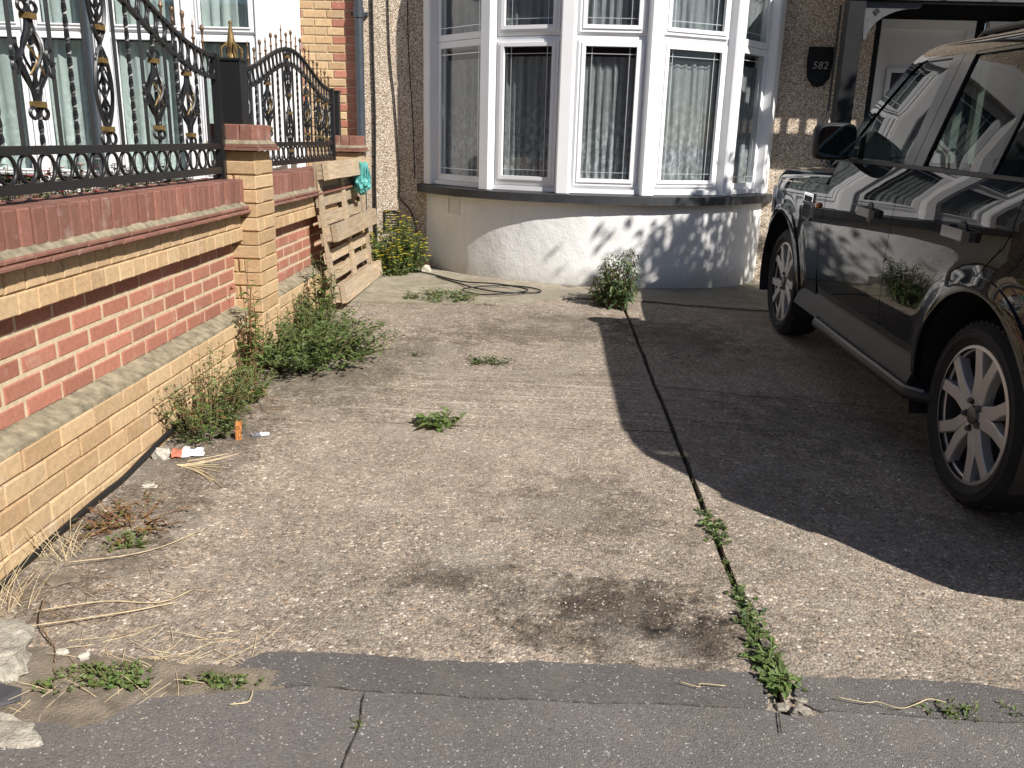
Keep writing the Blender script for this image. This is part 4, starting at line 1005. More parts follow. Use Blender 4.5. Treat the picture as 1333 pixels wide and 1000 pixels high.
def patch(fn, nu, nv): 
    mb = MB(); vs = [fn(i / nu, j / nv) for j in range(nv + 1) for i in range(nu + 1)]
    mb.add(vs, [(j*(nu+1)+i, j*(nu+1)+i+1, (j+1)*(nu+1)+i+1, (j+1)*(nu+1)+i) for j in range(nv) for i in range(nu)]); return mb
wing = [(2.058, .40)] + [(s, Ls(s) - .003) for s in lin(2.058, 3.46, 10)] + [(3.50, .98), (3.52, .74)] + archpts(2.885, AR + .012, 42, 178) + [(2.40, .40)]
fdoor = [(1.003, .48), (1.99, .48), (2.03, .53), (2.05, .62), (2.05, 1.272), (1.003, 1.288)]
rdoor = [(.997, .48), (.997, 1.288), (-.085, 1.300), (-.10, 1.20), (-.10, 1.12), (-.06, 1.06), (0, 1.01)] + archpts(0, AR + .012, 76, 8.5, 14)
quart = [(-.091, 1.300), (-.107, 1.20), (-.107, 1.12), (-.066, 1.056), (-.007, 1.005)] + archpts(0, AR + .012, 77, 172, 18) + [(-.60, .47), (-.96, .55), (-1.0, .9), (-1.0, 1.30)]
fwin = [(1.075, 1.308), (1.90, 1.302), (1.955, 1.335), (1.50, 1.735), (1.43, 1.775), (1.36, 1.79), (1.075, 1.795)]
rwin = [(.845, 1.310), (.845, 1.797), (.235, 1.80), (.235, 1.312)]
rwin2 = [(.205, 1.312), (.205, 1.80), (-.04, 1.80), (-.075, 1.77), (-.085, 1.315)]
qwin = [(-.22, 1.325), (-.22, 1.80), (-.80, 1.79), (-.88, 1.70), (-.90, 1.335)]
bpil = [(.85, 1.300), (.958, 1.300), (.958, 1.812), (.85, 1.812)]; bpil2 = [(.964, 1.300), (1.07, 1.300), (1.07, 1.808), (.964, 1.812)]
cpil = [(-.09, 1.30), (-.09, 1.812), (-.215, 1.812), (-.215, 1.30)]
apil = [(2.15, 1.235), (2.055, 1.276), (1.99, 1.30), (1.972, 1.345), (1.512, 1.752), (1.44, 1.792), (1.36, 1.806), (1.36, 1.872), (1.44, 1.855), (1.56, 1.795), (1.80, 1.60), (2.05, 1.375)]
cant = [(1.357, 1.808), (1.357, 1.872), (.2, 1.885), (-.95, 1.875), (-.95, 1.80), (-.8, 1.81), (.2, 1.818)]
dpil = [(-.905, 1.335), (-.885, 1.70), (-.80, 1.80), (-.95, 1.80), (-1.0, 1.31), (-.91, 1.305)]
qlow = [(-.105, 1.303), (-.215, 1.303), (-.215, 1.322), (-.905, 1.332), (-.91, 1.305), (-.5, 1.302)]
rocker = [(.50, .31), (2.36, .31), (2.39, .40), (2.04, .40), (2.0, .472), (.488, .472)]
belt = [(-.90, 1.300), (-.10, 1.2995), (1.0, 1.288), (2.045, 1.273), (2.03, 1.290), (1.0, 1.306), (-.1, 1.314), (-.9, 1.332)]
frail = [(-.04, 1.80), (1.36, 1.795), (1.36, 1.806), (-.04, 1.815)]
for side in (-1, 1):
    cpart(skin(wing, side=side), 'front_wing', M['paint'])
    d1 = cpart(skin(fdoor, side=side), 'front_door', M['paint']); d2 = cpart(skin(rdoor, side=side), 'rear_door', M['paint'])
    cpart(skin(quart, side=side), 'rear_quarter', M['paint']); cpart(skin(apil, side=side, grid=.05), 'windscreen_pillar', M['paint'])
    cpart(skin(cant, side=side, grid=.05), 'roof_side', M['paint']); cpart(skin(dpil, side=side, grid=.05), 'rear_pillar', M['paint'])
    for q in (bpil, bpil2, cpil): cpart(skin(q, .004, .06, .03, side), 'door_pillar', M['pillar'])
    cpart(skin(frail, .002, .06, .03, side), 'window_trim', M['pillar']); cpart(skin(belt, .006, .06, .02, side), 'belt_moulding', M['trim'])
    for q, par in ((fwin, d1), (rwin, d2), (rwin2, d2)): cpart(skin(q, -.008, .06, 0, side), 'window_pane', M['carglass'], par)
    cpart(skin([(.205, 1.312), (.235, 1.312), (.235, 1.80), (.205, 1.80)], .0, .06, .02, side), 'window_divider', M['pillar'], d2)
    cpart(skin(qwin, -.008, .06, 0, side), 'quarter_window', M['carglass'])
    cpart(patch(lambda u, v: (side * (.918 + .055 * (1 - v) ** .8), .50 + (1.86 - .30 * (1 - v) * 0) * u, .345 + .128 * v), 30, 5), 'rocker_trim', M['clad'])
    cpart(skin([(1.003, .482), (1.99, .482), (2.00, .512), (1.003, .512)], .006, .05, .02, side), 'rubbing_strip', M['trim'], d1)
    cpart(skin([(.50, .482), (.997, .482), (.997, .512), (.50, .512)], .006, .05, .02, side), 'rubbing_strip', M['trim'], d2)
    for cs in (0, 2.885):
        a0, a1 = (-3, 168) if cs == 0 else (14, 183)
        cpart(skin(archpts(cs, AR + .055, a0, a1, 30) + archpts(cs, AR - .006, a1, a0, 30), .010, .03, .03, side), 'wheel_arch_lip', M['paint'])
        mb = MB(); vs = []; n = 24
        for i in range(n + 1):
            a = R_(-22 + 224 * i / n); s, z = cs + (AR + .004) * math.cos(a), AZ + (AR + .004) * math.sin(a)
            vs += [(side * .962, s, z), (side * .58, s, z)]
        vs.append((side * .58, cs, AZ)); mb.add(vs, [(2*i, 2*i+1, 2*i+3, 2*i+2) for i in range(n)] + [(2*i+1, 2*n+2, 2*i+3) for i in range(n)]); cpart(mb, 'wheel_well', M['trim'])
    # handles with dished recesses
    for s0, s1, zc, par in ((1.17, 1.44, 1.045, d1), (.145, .42, 1.07, d2)):
        mb = MB(); sc = s0 + .135 if par is d1 else s0 + .13
        mb.lathe([(.001, .0035), (.03, .004), (.052, .0028), (.056, -.006)], 22, lambda a, b, h: (side * (hw(sc, zc) + h), sc + a * .85, zc + b)); cpart(mb, 'handle_recess', M['cable'], par)
        h0 = hw((s0 + s1) / 2, zc); mb = MB()
        P = [(s1, -.010), (s1, .016), (s1 - .03, .032), (s0 + .055, .034), (s0 + .05, .020), (s1 - .04, .018), (s1 - .03, -.010)]
        mb.prism([(a, b) for a, b in P], zc - .022, zc + .022, lambda a, b, h: (side * (h0 + b), a, h)); cpart(mb, 'door_handle', M['handle'], par, True, 25)
        mb = MB(); P = [(s0 + .048, -.010), (s0 + .048, .031), (s0 + .01, .024), (s0, -.010)]
        mb.prism(P, zc - .020, zc + .020, lambda a, b, h: (side * (h0 + b), a, h)); cpart(mb, 'handle_cap', M['trim'], par)
    # side vent with chrome surround, blade and repeater
    va, vb = (2.27, 2.475), (.885, 1.055)
    out = [(va[0], vb[0] + .02), (va[0] + .03, vb[0]), (va[1] - .03, vb[0]), (va[1], vb[0] + .04), (va[1] - .004, vb[1]), (va[0], vb[1])]
    cin = (sum(p[0] for p in out) / 6, sum(p[1] for p in out) / 6); inn = [(cin[0] + (a - cin[0]) * .84, cin[1] + (b - cin[1]) * .80) for a, b in out]
    vt = cpart(skin(inn, .004, .03, .01, side), 'side_vent', M['cable'])
    mb = MB(); n = len(out); vs = []
    for k, (a, b) in enumerate(out): i_ = inn[k]; vs += [(side * (hw(a, b) - .002), a, b), (side * (hw(a, b) + .010), a, b), (side * (hw(*i_) + .010), *i_), (side * (hw(*i_) - .002), *i_)]
    mb.add(vs, [(4*i+k, 4*i+(k+1) % 4, 4*((i+1) % n)+(k+1) % 4, 4*((i+1) % n)+k) for i in range(n) for k in range(4)]); cpart(mb, 'vent_surround', M['chrome'], vt)
    mb = MB()
    for i in range(8):
        for j in range(6):
            a, b = va[0] + .028 + i * .023 + (.011 if j % 2 else 0), vb[0] + .026 + j * .022
            if inside((a, b), inn): mb.ring((side * (hw(a, b) + .005), a, b), (0, 1, 0), (0, 0, 1), .0105, .0105, .002, 6, 4)
    cpart(mb, 'vent_mesh', M['disc'], vt)
    mb = MB(); zc = .99; mb.prism([(2.17, .0), (2.17, .014), (2.46, .016), (2.46, 0)], zc - .010, zc + .014, lambda a, b, h: (side * (hw(a, zc) + b), a, h)); cpart(mb, 'vent_blade', M['chrome'], vt)
    mb = MB(); mb.lathe([(.001, .022), (.018, .019), (.026, .010), (.028, -.004)], 16, lambda a, b, h: (side * (hw(2.165, .995) + h), 2.165 + a * 1.25, .995 + b * .75)); cpart(mb, 'side_repeater', M['amber'])
    # side step
    mb = MB(); pth = [(side * .80, 1.95, .345), (side * .93, 1.90, .335), (side * .985, 1.80, .33), (side * .99, 1.1, .33), (side * .985, .44, .33), (side * .93, .36, .335), (side * .82, .32, .345)]
    for k in (0,): mb.tube(pth, .030, 10)
    st = cpart(mb, 'side_step', M['trim'], angle=50)
    mb = MB(); mb.tube([(x + side * .012, y, z + .024) for x, y, z in pth[1:-1]], .010, 8); cpart(mb, 'step_edge', M['disc'], st)
    mb = MB(); mb.box((min(side * .78, side * .975), .42, .345), (max(side * .78, side * .975), 1.84, .356)); cpart(mb, 'step_tread', M['trim'], st, False)
    # mirror
    mh = MB(); vs = []; nu, nv = 20, 12; mc = (side * 1.0, 1.88, 1.385)
    for j in range(nv + 1):
        ph = -math.pi / 2 + math.pi * j / nv
        for i in range(nu):
            th = 2 * math.pi * i / nu; sg_ = lambda v: math.copysign(abs(v) ** .42, v)
            cx_, cz_ = sg_(math.cos(th)), sg_(math.sin(th)); r_ = max(0.0, math.cos(ph)) ** .5
            fwd_ = math.sin(ph); dpt = .05 if fwd_ < 0 else .11
            vs.append((mc[0] + .122 * cx_ * r_, mc[1] + dpt * fwd_, mc[2] + .104 * cz_ * r_))
    mh.add(vs, [(j*nu+i, j*nu+(i+1) % nu, (j+1)*nu+(i+1) % nu, (j+1)*nu+i) for j in range(nv) for i in range(nu)])
    mi = cpart(mh, 'wing_mirror', M['trim'], angle=60)
    mb = MB(); vs = [(mc[0] + .106 * math.copysign(abs(math.cos(t)) ** .45, math.cos(t)), mc[1] - .0515, mc[2] + .086 * math.copysign(abs(math.sin(t)) ** .45, math.sin(t))) for t in lin(0, 2 * math.pi * 31 / 32, 32)]
    mb.add(vs, [tuple(range(32))]); cpart(mb, 'mirror_glass', M['mirror'], mi, False)
    mb = MB(); P = [(1.78, 1.30), (1.99, 1.295), (1.96, 1.36), (1.86, 1.42)]; mb.prism(P, .0, .02, lambda a, b, h: (side * (hw(a, b) + h), a, b)); mb.tube([(side * .88, 1.88, 1.325), (side * .95, 1.89, 1.33)], .03, 8); cpart(mb, 'mirror_foot', M['trim'], mi, True, 40)
# roof, bonnet, glass
def rooff(u, v):
    s = -1.01 + 2.395 * v; w_ = 2 * u - 1; e = hw(min(s, 1.357), 1.868 if s < 1.36 else 1.865) + .001
    z = 1.868 + .04 * (1 - w_ * w_) ** .8 - .25 * max(0, s - 1.2) ** 2 - .3 * max(0, -s - .8) ** 2 + (.016 if s < .25 else 0) * max(0, 1 - w_ ** 6); return (w_ * e, s + .07 * (1 - w_ * w_) * max(0, (s - .8) / .58), z)
cpart(patch(rooff, 24, 50), 'roof', M['paint'])
for side in (-1, 1):
    mb = MB(); mb.tube([(side * .655, 1.05, 1.878), (side * .655, 1.0, 1.905), (side * .655, -.75, 1.915), (side * .655, -.82, 1.88)], .016, 8); cpart(mb, 'roof_rail', M['trim'])
def screenf(u, v):
    w_ = 2 * u - 1; top = (w_ * .70, 1.42 + .06 * (1 - w_ * w_), 1.853 + .03 * (1 - w_ * w_)); bot = (w_ * .80, 2.13 + .17 * (1 - w_ * w_), 1.255 + .01 * (1 - w_ * w_))
    return tuple(a + (b - a) * v for a, b in zip(top, bot))
cpart(patch(screenf, 16, 12), 'windscreen', M['carglass'])
bs = lin(2.10, 3.50, 30); prof = [(0.0, 0.0), (-.006, .022), (-.020, .045), (-.05, .072), (-.10, .092), (-.18, .106), (-.32, .122), (-.55, .136), (-.93, .143)]
def bonnetf(u, v):
    s = 2.10 + 1.44 * v; w_ = 2 * u - 1; sd = -1 if w_ < 0 else 1; k = abs(w_); q = (1 - k) * (len(prof) - 1); i = min(int(q), len(prof) - 2); f = q - i
    dx, dz = prof[i][0] + (prof[i+1][0] - prof[i][0]) * f, prof[i][1] + (prof[i+1][1] - prof[i][1]) * f
    h = hw(min(s, 3.5), Ls(s)); x = h * (1 + dx / .93); drop = max(0, (s - 3.25) / .29) ** 2
    return (sd * x, s + .05 * (1 - k * k) * v, Ls(s) + .002 + dz * (1 - .45 * drop) - .02 * drop)
cpart(patch(bonnetf, 48, 40), 'bonnet', M['paint'])
mb = patch(lambda u, v: ((2*u-1) * .80, 2.10 + .16 * (1 - (2*u-1) ** 2) + .06 * v - .02, 1.268 - .02 * v), 12, 2); cpart(mb, 'scuttle', M['trim'])
for x in (-.55, .0): mb = MB(); mb.tube([(x, 2.20, 1.285), (x + .35, 2.02, 1.36)], .009, 6); cpart(mb, 'wiper', M['cable'])
# nose and tail
def nosef(u, v):
    w_ = 2*u-1; z = .40 + .64 * v; return (w_ * (hw(3.50, min(z, 1.0)) + .004), 3.50 + .20 * (1 - abs(w_) ** 3.2) + .04 * math.sin(math.pi * min(1, v * 1.4)), z)
nose = cpart(patch(nosef, 30, 14), 'front_bumper', M['paint'])
mb = MB(); mb.box((-.52, 3.70, .80), (.52, 3.735, .99)); gr_ = cpart(mb, 'grille', M['cable'], None, False)
for k in range(3): mb = MB(); mb.box((-.50, 3.736, .825 + k * .055), (.50, 3.75, .85 + k * .055)); cpart(mb, 'grille_bar', M['disc'], gr_, False)
for side in (-1, 1):
    mb = MB(); mb.box((side * .70 - .15, 3.56, .80), (side * .70 + .15, 3.672, 1.0)); cpart(mb, 'headlamp', M['lamp'], None, False)
def tailf(u, v):
    w_ = 2*u-1; z = .46 + 1.40 * v; return (w_ * (hw(-.99, z) + .003), -1.0 - .06 * (1 - abs(w_) ** 4) - (.08 if v < .25 else 0) * (1 - v * 4), z)
tg = cpart(patch(tailf, 20, 20), 'tailgate', M['paint'])
mb = patch(lambda u, v: ((2*u-1) * (.72 - .08 * v), -1.066, 1.33 + .43 * v), 6, 6); cpart(mb, 'rear_window', M['pillar'], tg)
mb = MB(); mb.box((-.26, -1.085, .95), (.26, -1.068, 1.06)); cpart(mb, 'number_plate', M['plate_y'], tg, False)
for side in (-1, 1):
    mb = MB(); mb.box((side * .80 - .05, -1.062, .95), (side * .80 + .05, -1.0, 1.30)); cpart(mb, 'tail_lamp', M['redlens'], None, False)
mb = MB(); mb.box((-.57, -.95, .27), (.57, 3.48, .46)); mb.box((-.86, .55, .33), (.86, 2.3, .45)); mb.box((-.57, 2.2, .46), (.57, 3.45, 1.05)); mb.box((-.57, -.95, .46), (.57, -.3, .95)); cpart(mb, 'underbody', M['trim'], None, False)
# cabin
mb = MB(); mb.prism([(1.62, .95), (1.62, 1.16), (1.75, 1.27), (2.15, 1.25), (2.15, .8)], -.82, .82, lambda a, b, h: (h, a, b)); cpart(mb, 'dashboard', M['seat'], None, False)
mb = MB(); mb.ring((.38, 1.50, 1.16), (1, 0, 0), (0, -.4, .9), .19, .19, .016, 24, 8); cpart(mb, 'steering_wheel', M['cable'])
for x, s0 in ((-.38, .95), (.38, .95), (-.40, .05), (.0, .05), (.40, .05)):
    w2 = .25 if s0 > .5 else .19
    mb = MB(); mb.prism([(s0 - .05, .62), (s0 + .48, .62), (s0 + .48, .74), (s0 + .1, .74), (s0 - .05, 1.36), (s0 - .18, 1.35), (s0 - .12, .8)], x - w2, x + w2, lambda a, b, h: (h, a, b)); se = cpart(mb, 'seat', M['seat'], None, False)
    mb = MB(); mb.box((x - .12, s0 - .20, 1.40), (x + .12, s0 - .09, 1.58)); mb.tube([(x, s0 - .14, 1.3), (x, s0 - .15, 1.42)], .02, 6); cpart(mb, 'headrest', M['seat'], se, False)
# wheels
def wheel_meshes():
    R0, rr, W = .381, .279, .25
    ty = MB()   # axis along local X, outer face at x = 0 (towards -X)
    ty.lathe([(rr - .012, .030), (rr + .006, .018), (rr + .016, .010), (.312, .002), (.314, -.0015), (.322, -.0015), (.324, .001), (.338, .003), (.340, .0), (.347, .001), (.350, .006), (.368, .022), (.379, .045), (.381, .08), (.381, W - .08), (.379, W - .045), (.366, W - .02), (.33, W), (rr, W - .02)], 56, lambda a, b, h: (h, a, b))
    for k in range(56):
        a = 2 * math.pi * k / 56; M_ = Matrix.Rotation(a, 4, 'X'); ty.box((.030, -.013, .368), (.075, .007, .3805), M_); ty.box((.085, -.006, .376), (.165, .014, .3835), M_)
    rim = MB()
    rim.lathe([(rr - .010, .012), (rr + .003, .016), (rr + .004, .026), (rr - .008, .032), (rr - .016, .040)], 64, lambda a, b, h: (h, a, b))
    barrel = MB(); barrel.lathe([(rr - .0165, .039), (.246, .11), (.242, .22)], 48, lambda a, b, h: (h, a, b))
    def spoke(mbx, ang):
        def q(r, t, h): a = ang + t; return (h, r * math.cos(a), r * math.sin(a))
        # Y-shaped spoke: a stem that forks into two arms
        for sg in (-1, 1):
            segs = [(.045, 0.0, .040, .030), (.090, .09, .043, .028), (.135, .150, .034, .026), (.165, .195, .0275, .026), (.22, .248, .0245, .027), (.274, .275, .0265, .030)]
            vs = []
            for r, t, hwid, dep in segs:
                x0 = .026 - .010 * (r / .27) + (.004 if r < .06 else 0)
                c = sg * t; dt = hwid / r
                inner = max(0.0, t - dt) if r < .14 else t - dt
                for tt, hh in ((inner, x0 + .004), (inner + (t + dt - inner) * .07, x0), (inner + (t + dt - inner) * .93, x0), (t + dt, x0 + .004), (t + dt, x0 + dep + .014), (inner, x0 + dep + .014)):
                    vs.append(q(r, sg * tt, hh))
            n = 6; k = len(segs)
            mbx.add(vs, [(i*n+j, i*n+(j+1) % n, (i+1)*n+(j+1) % n, (i+1)*n+j) for i in range(k-1) for j in range(n)] + [tuple(range(n)), tuple(range((k-1)*n, k*n))])
    for k in range(5): spoke(rim, R_(90 + 8) + k * 2 * math.pi / 5)
    rim.lathe([(.001, .031), (.060, .030), (.078, .034), (.082, .075)], 30, lambda a, b, h: (h, a, b))
    cap = MB(); cap.lathe([(.001, .012), (.024, .013), (.036, .018), (.041, .032)], 20, lambda a, b, h: (h, a, b))
    nuts = MB(); nuts.lathe([(.001, .010), (.010, .010), (.012, .014), (.012, .034)], 6, lambda x, y, h: (h, .060 + x, y))
    pits = MB(); pits.lathe([(.001, .0255), (.017, .0255), (.0175, .0325)], 12, lambda x, y, h: (h, .060 + x, y))
    disc = MB(); disc.lathe([(.06, .10), (.165, .10), (.165, .125), (.06, .125)], 36, lambda a, b, h: (h, a, b)); disc.box((.075, .06, -.10), (.16, .185, .10)); disc.lathe([(.001, .215), (.24, .215)], 24, lambda a, b, h: (h, a, b))
    return [ty.mesh('tyre', M['tyre'], True, 40), rim.mesh('rim', M['rim'], True, 24), cap.mesh('hub_cap', M['disc'], True, 40), nuts.mesh('wheel_nut', M['disc']), disc.mesh('brake_disc', M['disc']), pits.mesh('nut_pit', M['cable']), barrel.mesh('barrel', M['barrel_shade'], True)]
wm = wheel_meshes()
for side in (-1, 1):
    for s in (0, 2.885):
        Mx = T(side * .930, s, .381) @ (Matrix.Identity(4) if side < 0 else RZ(math.pi)) @ Matrix.Rotation(R_(0 if s == 0 else 21), 4, 'X')
        ty = link('wheel', wm[0], car, Mx)
        for me, nm in zip(wm[1:], ('rim', 'hub_cap', 'wheel_nut', 'brake_disc', 'nut_pit', 'barrel')):
            if nm in ('wheel_nut', 'nut_pit'):
                for k in range(5): link(nm, me, ty, Matrix.Rotation(R_(134 + 72 * k), 4, 'X'))
            else: link(nm, me, ty)

# ============================================================ plants
def leaf(mb, p, d, up, L, W, fold=.25, droop=.2):
    d = d.normalized(); sd = d.cross(up)
    sd = sd.normalized() if sd.length > 1e-4 else d.orthogonal().normalized(); nn = sd.cross(d)
    a = p; m1 = p + d * L * .45; t = p + d * L - nn * L * droop
    l = m1 + sd * W * .5 + nn * W * fold; r = m1 - sd * W * .5 + nn * W * fold; c = m1 - nn * 0
    mb.add([a, l, t, r, c], [(0, 4, 1), (4, 2, 1), (0, 3, 4), (4, 3, 2)])
def weed(name, label, x, y, n, spread, h, L, W, lm, sm, per, seed, group=None, flowers=None, curve=.5, z=None, lean=(0, 0), stem_r=.0022, cat='plant', bare=.1, oval=1.0, hang=0.0, hmin=.45):
    rnd = random.Random(seed); base = gz(x, y) if z is None else z
    root = empty(name, (x, y, base), label, cat, group); st, fo, fl = MB(), [MB() for _ in lm], MB()
    for i in range(n):
        az = rnd.uniform(0, 2 * math.pi); rr = spread * math.sqrt(rnd.random()); hh = h * rnd.uniform(hmin, 1.0) * (1 - (1 - hmin) * .9 * (rr / max(spread, .01)) ** 2)
        b = Vector((math.cos(az) * rr * .55, math.sin(az) * rr * .55 * oval, -.01)); tip = Vector((math.cos(az) * rr * (1 + curve) * .8 + lean[0] * hh, math.sin(az) * rr * (1 + curve) * .8 * oval + lean[1] * hh, hh))
        mid = (b + tip) * .5 + Vector((rnd.gauss(0, .04) * h, rnd.gauss(0, .04) * h, hh * .16))
        pts = [b * (1 - t) ** 2 + mid * 2 * t * (1 - t) + tip * t * t for t in lin(0, 1, 6)]
        st.tube(pts, [stem_r * (1 - .6 * t) for t in lin(0, 1, 6)], 4, cap=False)
        k = max(2, int(per * rnd.uniform(.7, 1.3)))
        for j in range(k):
            t = bare + (1 - bare) * (j + rnd.random()) / k; p = b * (1 - t) ** 2 + mid * 2 * t * (1 - t) + tip * t * t
            a2 = rnd.uniform(0, 2 * math.pi); d = Vector((math.cos(a2), math.sin(a2), rnd.uniform(-.15, .8) - hang))
            s = rnd.uniform(.4, 1.35) * (1.2 - .55 * t)
            leaf(fo[rnd.randrange(len(lm))], p, d, Vector((rnd.gauss(0, .3), rnd.gauss(0, .3), 1)), L * s, W * s, rnd.uniform(.05, .35), rnd.uniform(0, .35) + hang * .3)
        if flowers and rnd.random() < flowers[1]:
            for q in range(5):
                a2 = q * 1.257 + rnd.random(); leaf(fl, tip, Vector((math.cos(a2), math.sin(a2), .3)), Vector((0, 0, 1)), flowers[2], flowers[2] * .8, .1, .1)
    if n and st.v: st.build('stem', sm, root)['kind'] = 'stuff'
    for f, mt in zip(fo, lm):
        if f.v: f.build('foliage', mt, root)['kind'] = 'stuff'
    if fl.v: fl.build('flower', flowers[0], root)['kind'] = 'stuff'
    return root
LF, LL, LD, LR_ = M['leaf'], M['leaf_lt'], M['leaf_dk'], M['leaf_red']
weed('weed_mound', 'wide mound of leafy green weeds sprawling from the foot of the first pier', -1.36, 4.93, 170, .43, .32, .055, .020, [LF, LF, LD, LL], M['stem'], 17, 1, oval=1.1, curve=.6)
weed('weed_mound', 'wide low mat of weeds between the first pier and the pallet', -1.48, 5.55, 60, .26, .30, .05, .018, [LF, LL, LD], M['stem'], 15, 2, oval=1.3)
weed('climbing_weed', 'tall thin weed climbing the red brick panel beside the first pier', -1.575, 4.45, 12, .08, .72, .07, .021, [LF, LL], M['stem_red'], 22, 3, lean=(-.06, .12), stem_r=.004)
weed('climbing_weed', 'tall leafy weed standing between the first pier and the pallet', -1.52, 5.75, 12, .12, .78, .085, .024, [LF, LL, LD], M['stem'], 24, 4, lean=(-.04, .1), stem_r=.004)
weed('climbing_weed', 'tall weed hugging the yellow corner of the first pier', -1.50, 4.70, 10, .08, .42, .06, .02, [LL, LF], M['stem'], 16, 5, stem_r=.003)
weed('wall_weed', 'sparse reddish weed with seed stalks at the foot of the yellow base', -1.55, 3.74, 60, .22, .46, .038, .014, [LF, LL, LF, LR_], M['stem'], 14, 6, oval=1.3, curve=.8, stem_r=.0018)
weed('wall_weed', 'small dusty weed clump further along the yellow base', -1.53, 4.14, 50, .17, .26, .042, .016, [LF, LL], M['stem'], 12, 7, oval=1.5)
weed('wall_weed', 'dense low weed beneath the sparse reddish one', -1.49, 3.68, 54, .17, .14, .034, .014, [LF, LL, LD], M['stem'], 10, 8, oval=1.3)
weed('red_weed', 'flat reddish brown weed on the concrete near the black line at the wall foot', -1.46, 2.78, 46, .17, .07, .026, .011, [LR_, LR_, LF], M['stem_red'], 8, 9, curve=.9)
weed('green_sprig', 'small bright green sprig in front of the flat reddish weed', -1.38, 2.60, 16, .07, .06, .024, .012, [LL], M['stem'], 7, 10, curve=.9)
weed('clover_patch', 'bright green patch of small round leaves on the soil at the pavement edge', -1.075, 1.885, 70, .11, .055, .020, .017, [LL, LF, LL], M['stem'], 6, 11, oval=.5)
weed('clover_patch', 'narrow green patch of small leaves in the crack by the asphalt strip', -.79, 1.882, 46, .095, .045, .019, .014, [LF, LL], M['stem'], 6, 12, oval=.28)
weed('clover_patch', 'small pale green tuft beside the broken concrete lump', -1.20, 1.85, 20, .06, .05, .018, .012, [LL, LF], M['stem'], 5, 13)
weed('clover_patch', 'bright green tuft at the foot of the dry grass', -1.50, 2.02, 22, .06, .08, .024, .016, [LL], M['stem'], 6, 14)
weed('drive_tuft', 'broad-leaved light green weed in the cross joint of the drive', -.455, 3.885, 14, .09, .085, .075, .034, [LL, LL, LF], M['stem'], 5, 15, curve=.8)
weed('drive_tuft', 'flat dark green rosette further up the drive', -.315, 4.99, 24, .12, .045, .055, .014, [LD, LF], M['stem'], 5, 16, oval=.6, curve=.9)
weed('drive_tuft', 'tiny dark sprig on the open concrete beside the flat rosette', -.76, 5.08, 8, .04, .03, .035, .01, [LD], M['stem'], 4, 17)
weed('apron_weed', 'low spreading weed on the pale apron beside the coiled hose', -.80, 6.78, 60, .24, .10, .045, .018, [LF, LL, LD], M['stem'], 9, 18, oval=.8, curve=.8)
weed('apron_weed', 'little sprig at the edge of the pale apron', -1.04, 6.72, 12, .07, .07, .04, .016, [LL, LF], M['stem'], 7, 19)
weed('apron_weed', 'dry flattened stems strewn on the apron before the bay', -.62, 6.66, 26, .26, .03, .04, .008, [M['straw'], LD], M['twig'], 5, 20, oval=.4, curve=.9)
weed('bay_shrub', 'upright bushy shrub with drooping narrow leaves in front of the bay base', .60, 6.74, 46, .16, .58, .085, .020, [LD, LF, LD], M['twig'], 24, 21, stem_r=.004, hang=.45, bare=.22)
weed('bay_shrub', 'low side shoots at the foot of the bushy shrub', .46, 6.80, 14, .09, .26, .075, .018, [LF, LL], M['stem'], 12, 22, hang=.2)
weed('yellow_bush', 'yellow-flowering bush against the pebbledash behind the pallet', -1.36, 7.93, 150, .27, .60, .052, .026, [LF, LL, LL], M['stem'], 20, 23, flowers=(M['yellow'], .9, .023), oval=.9)
weed('yellow_bush', 'low yellow-flowering clump at the far end of the pallet', -1.36, 7.72, 60, .16, .32, .045, .022, [LF, LL], M['stem'], 14, 24, flowers=(M['yellow'], .9, .022))
weed('corner_weed', 'dry straggly weeds in the corner under the bay sill', -1.15, 8.25, 26, .13, .16, .035, .01, [LR_, M['straw'], LF], M['twig'], 7, 25)
rj = random.Random(5)
for k, (y, s, hgt) in enumerate(((1.985, 1.25, .055), (2.06, 1.15, .06), (2.13, 1.0, .055), (2.21, .9, .045), (2.29, 1.0, .05), (2.38, 1.0, .055), (2.46, .9, .04), (2.56, .55, .03), (2.66, .5, .03), (2.82, .9, .05), (2.92, 1.0, .055), (3.02, .7, .045), (3.16, .5, .03), (3.35, .4, .025), (3.62, .4, .02), (4.0, .4, .02), (4.5, .4, .02), (5.2, .4, .02))):
    mats = [LL, LL, LF] if y < 2.24 else ([LF, LD, LL] if y < 3.1 else [LD, LF])
    weed('joint_weed', ('bright round-leaved weed in the street end of the long drive joint' if y < 2.24 else 'dull green feathery weed midway along the sunlit part of the drive joint' if y < 2.7 else 'leafy weed in the drive joint just outside the edge of the car shadow' if y < 3.1 else 'tiny dark sprig in the shaded part of the long drive joint'), JX(y) + rj.uniform(-.006, .006) + (.02 if k == 0 else 0), y, int(9 * s + 4), .045 * s, hgt, .034 * s, .018 * s, mats, M['stem'], 7 if y < 3.1 else 4, 40 + k, 'weeds along the drive joint', oval=1.2, z=gz(.66, y) - .015)
weed('pavement_tuft', 'small green tuft in the asphalt crack right of the drive joint', 1.095, 1.905, 26, .075, .035, .03, .009, [LF, LL], M['stem'], 5, 70, oval=.5)
weed('pavement_tuft', 'tiny yellowish tuft in the asphalt crack beyond the other tuft', 1.245, 1.915, 12, .035, .03, .02, .010, [LL], M['stem'], 5, 71)
weed('pavement_tuft', 'tiny sprig in the hairline crack of the pavement', -.41, 1.74, 6, .015, .02, .014, .008, [LF], M['stem'], 4, 72, z=.012)
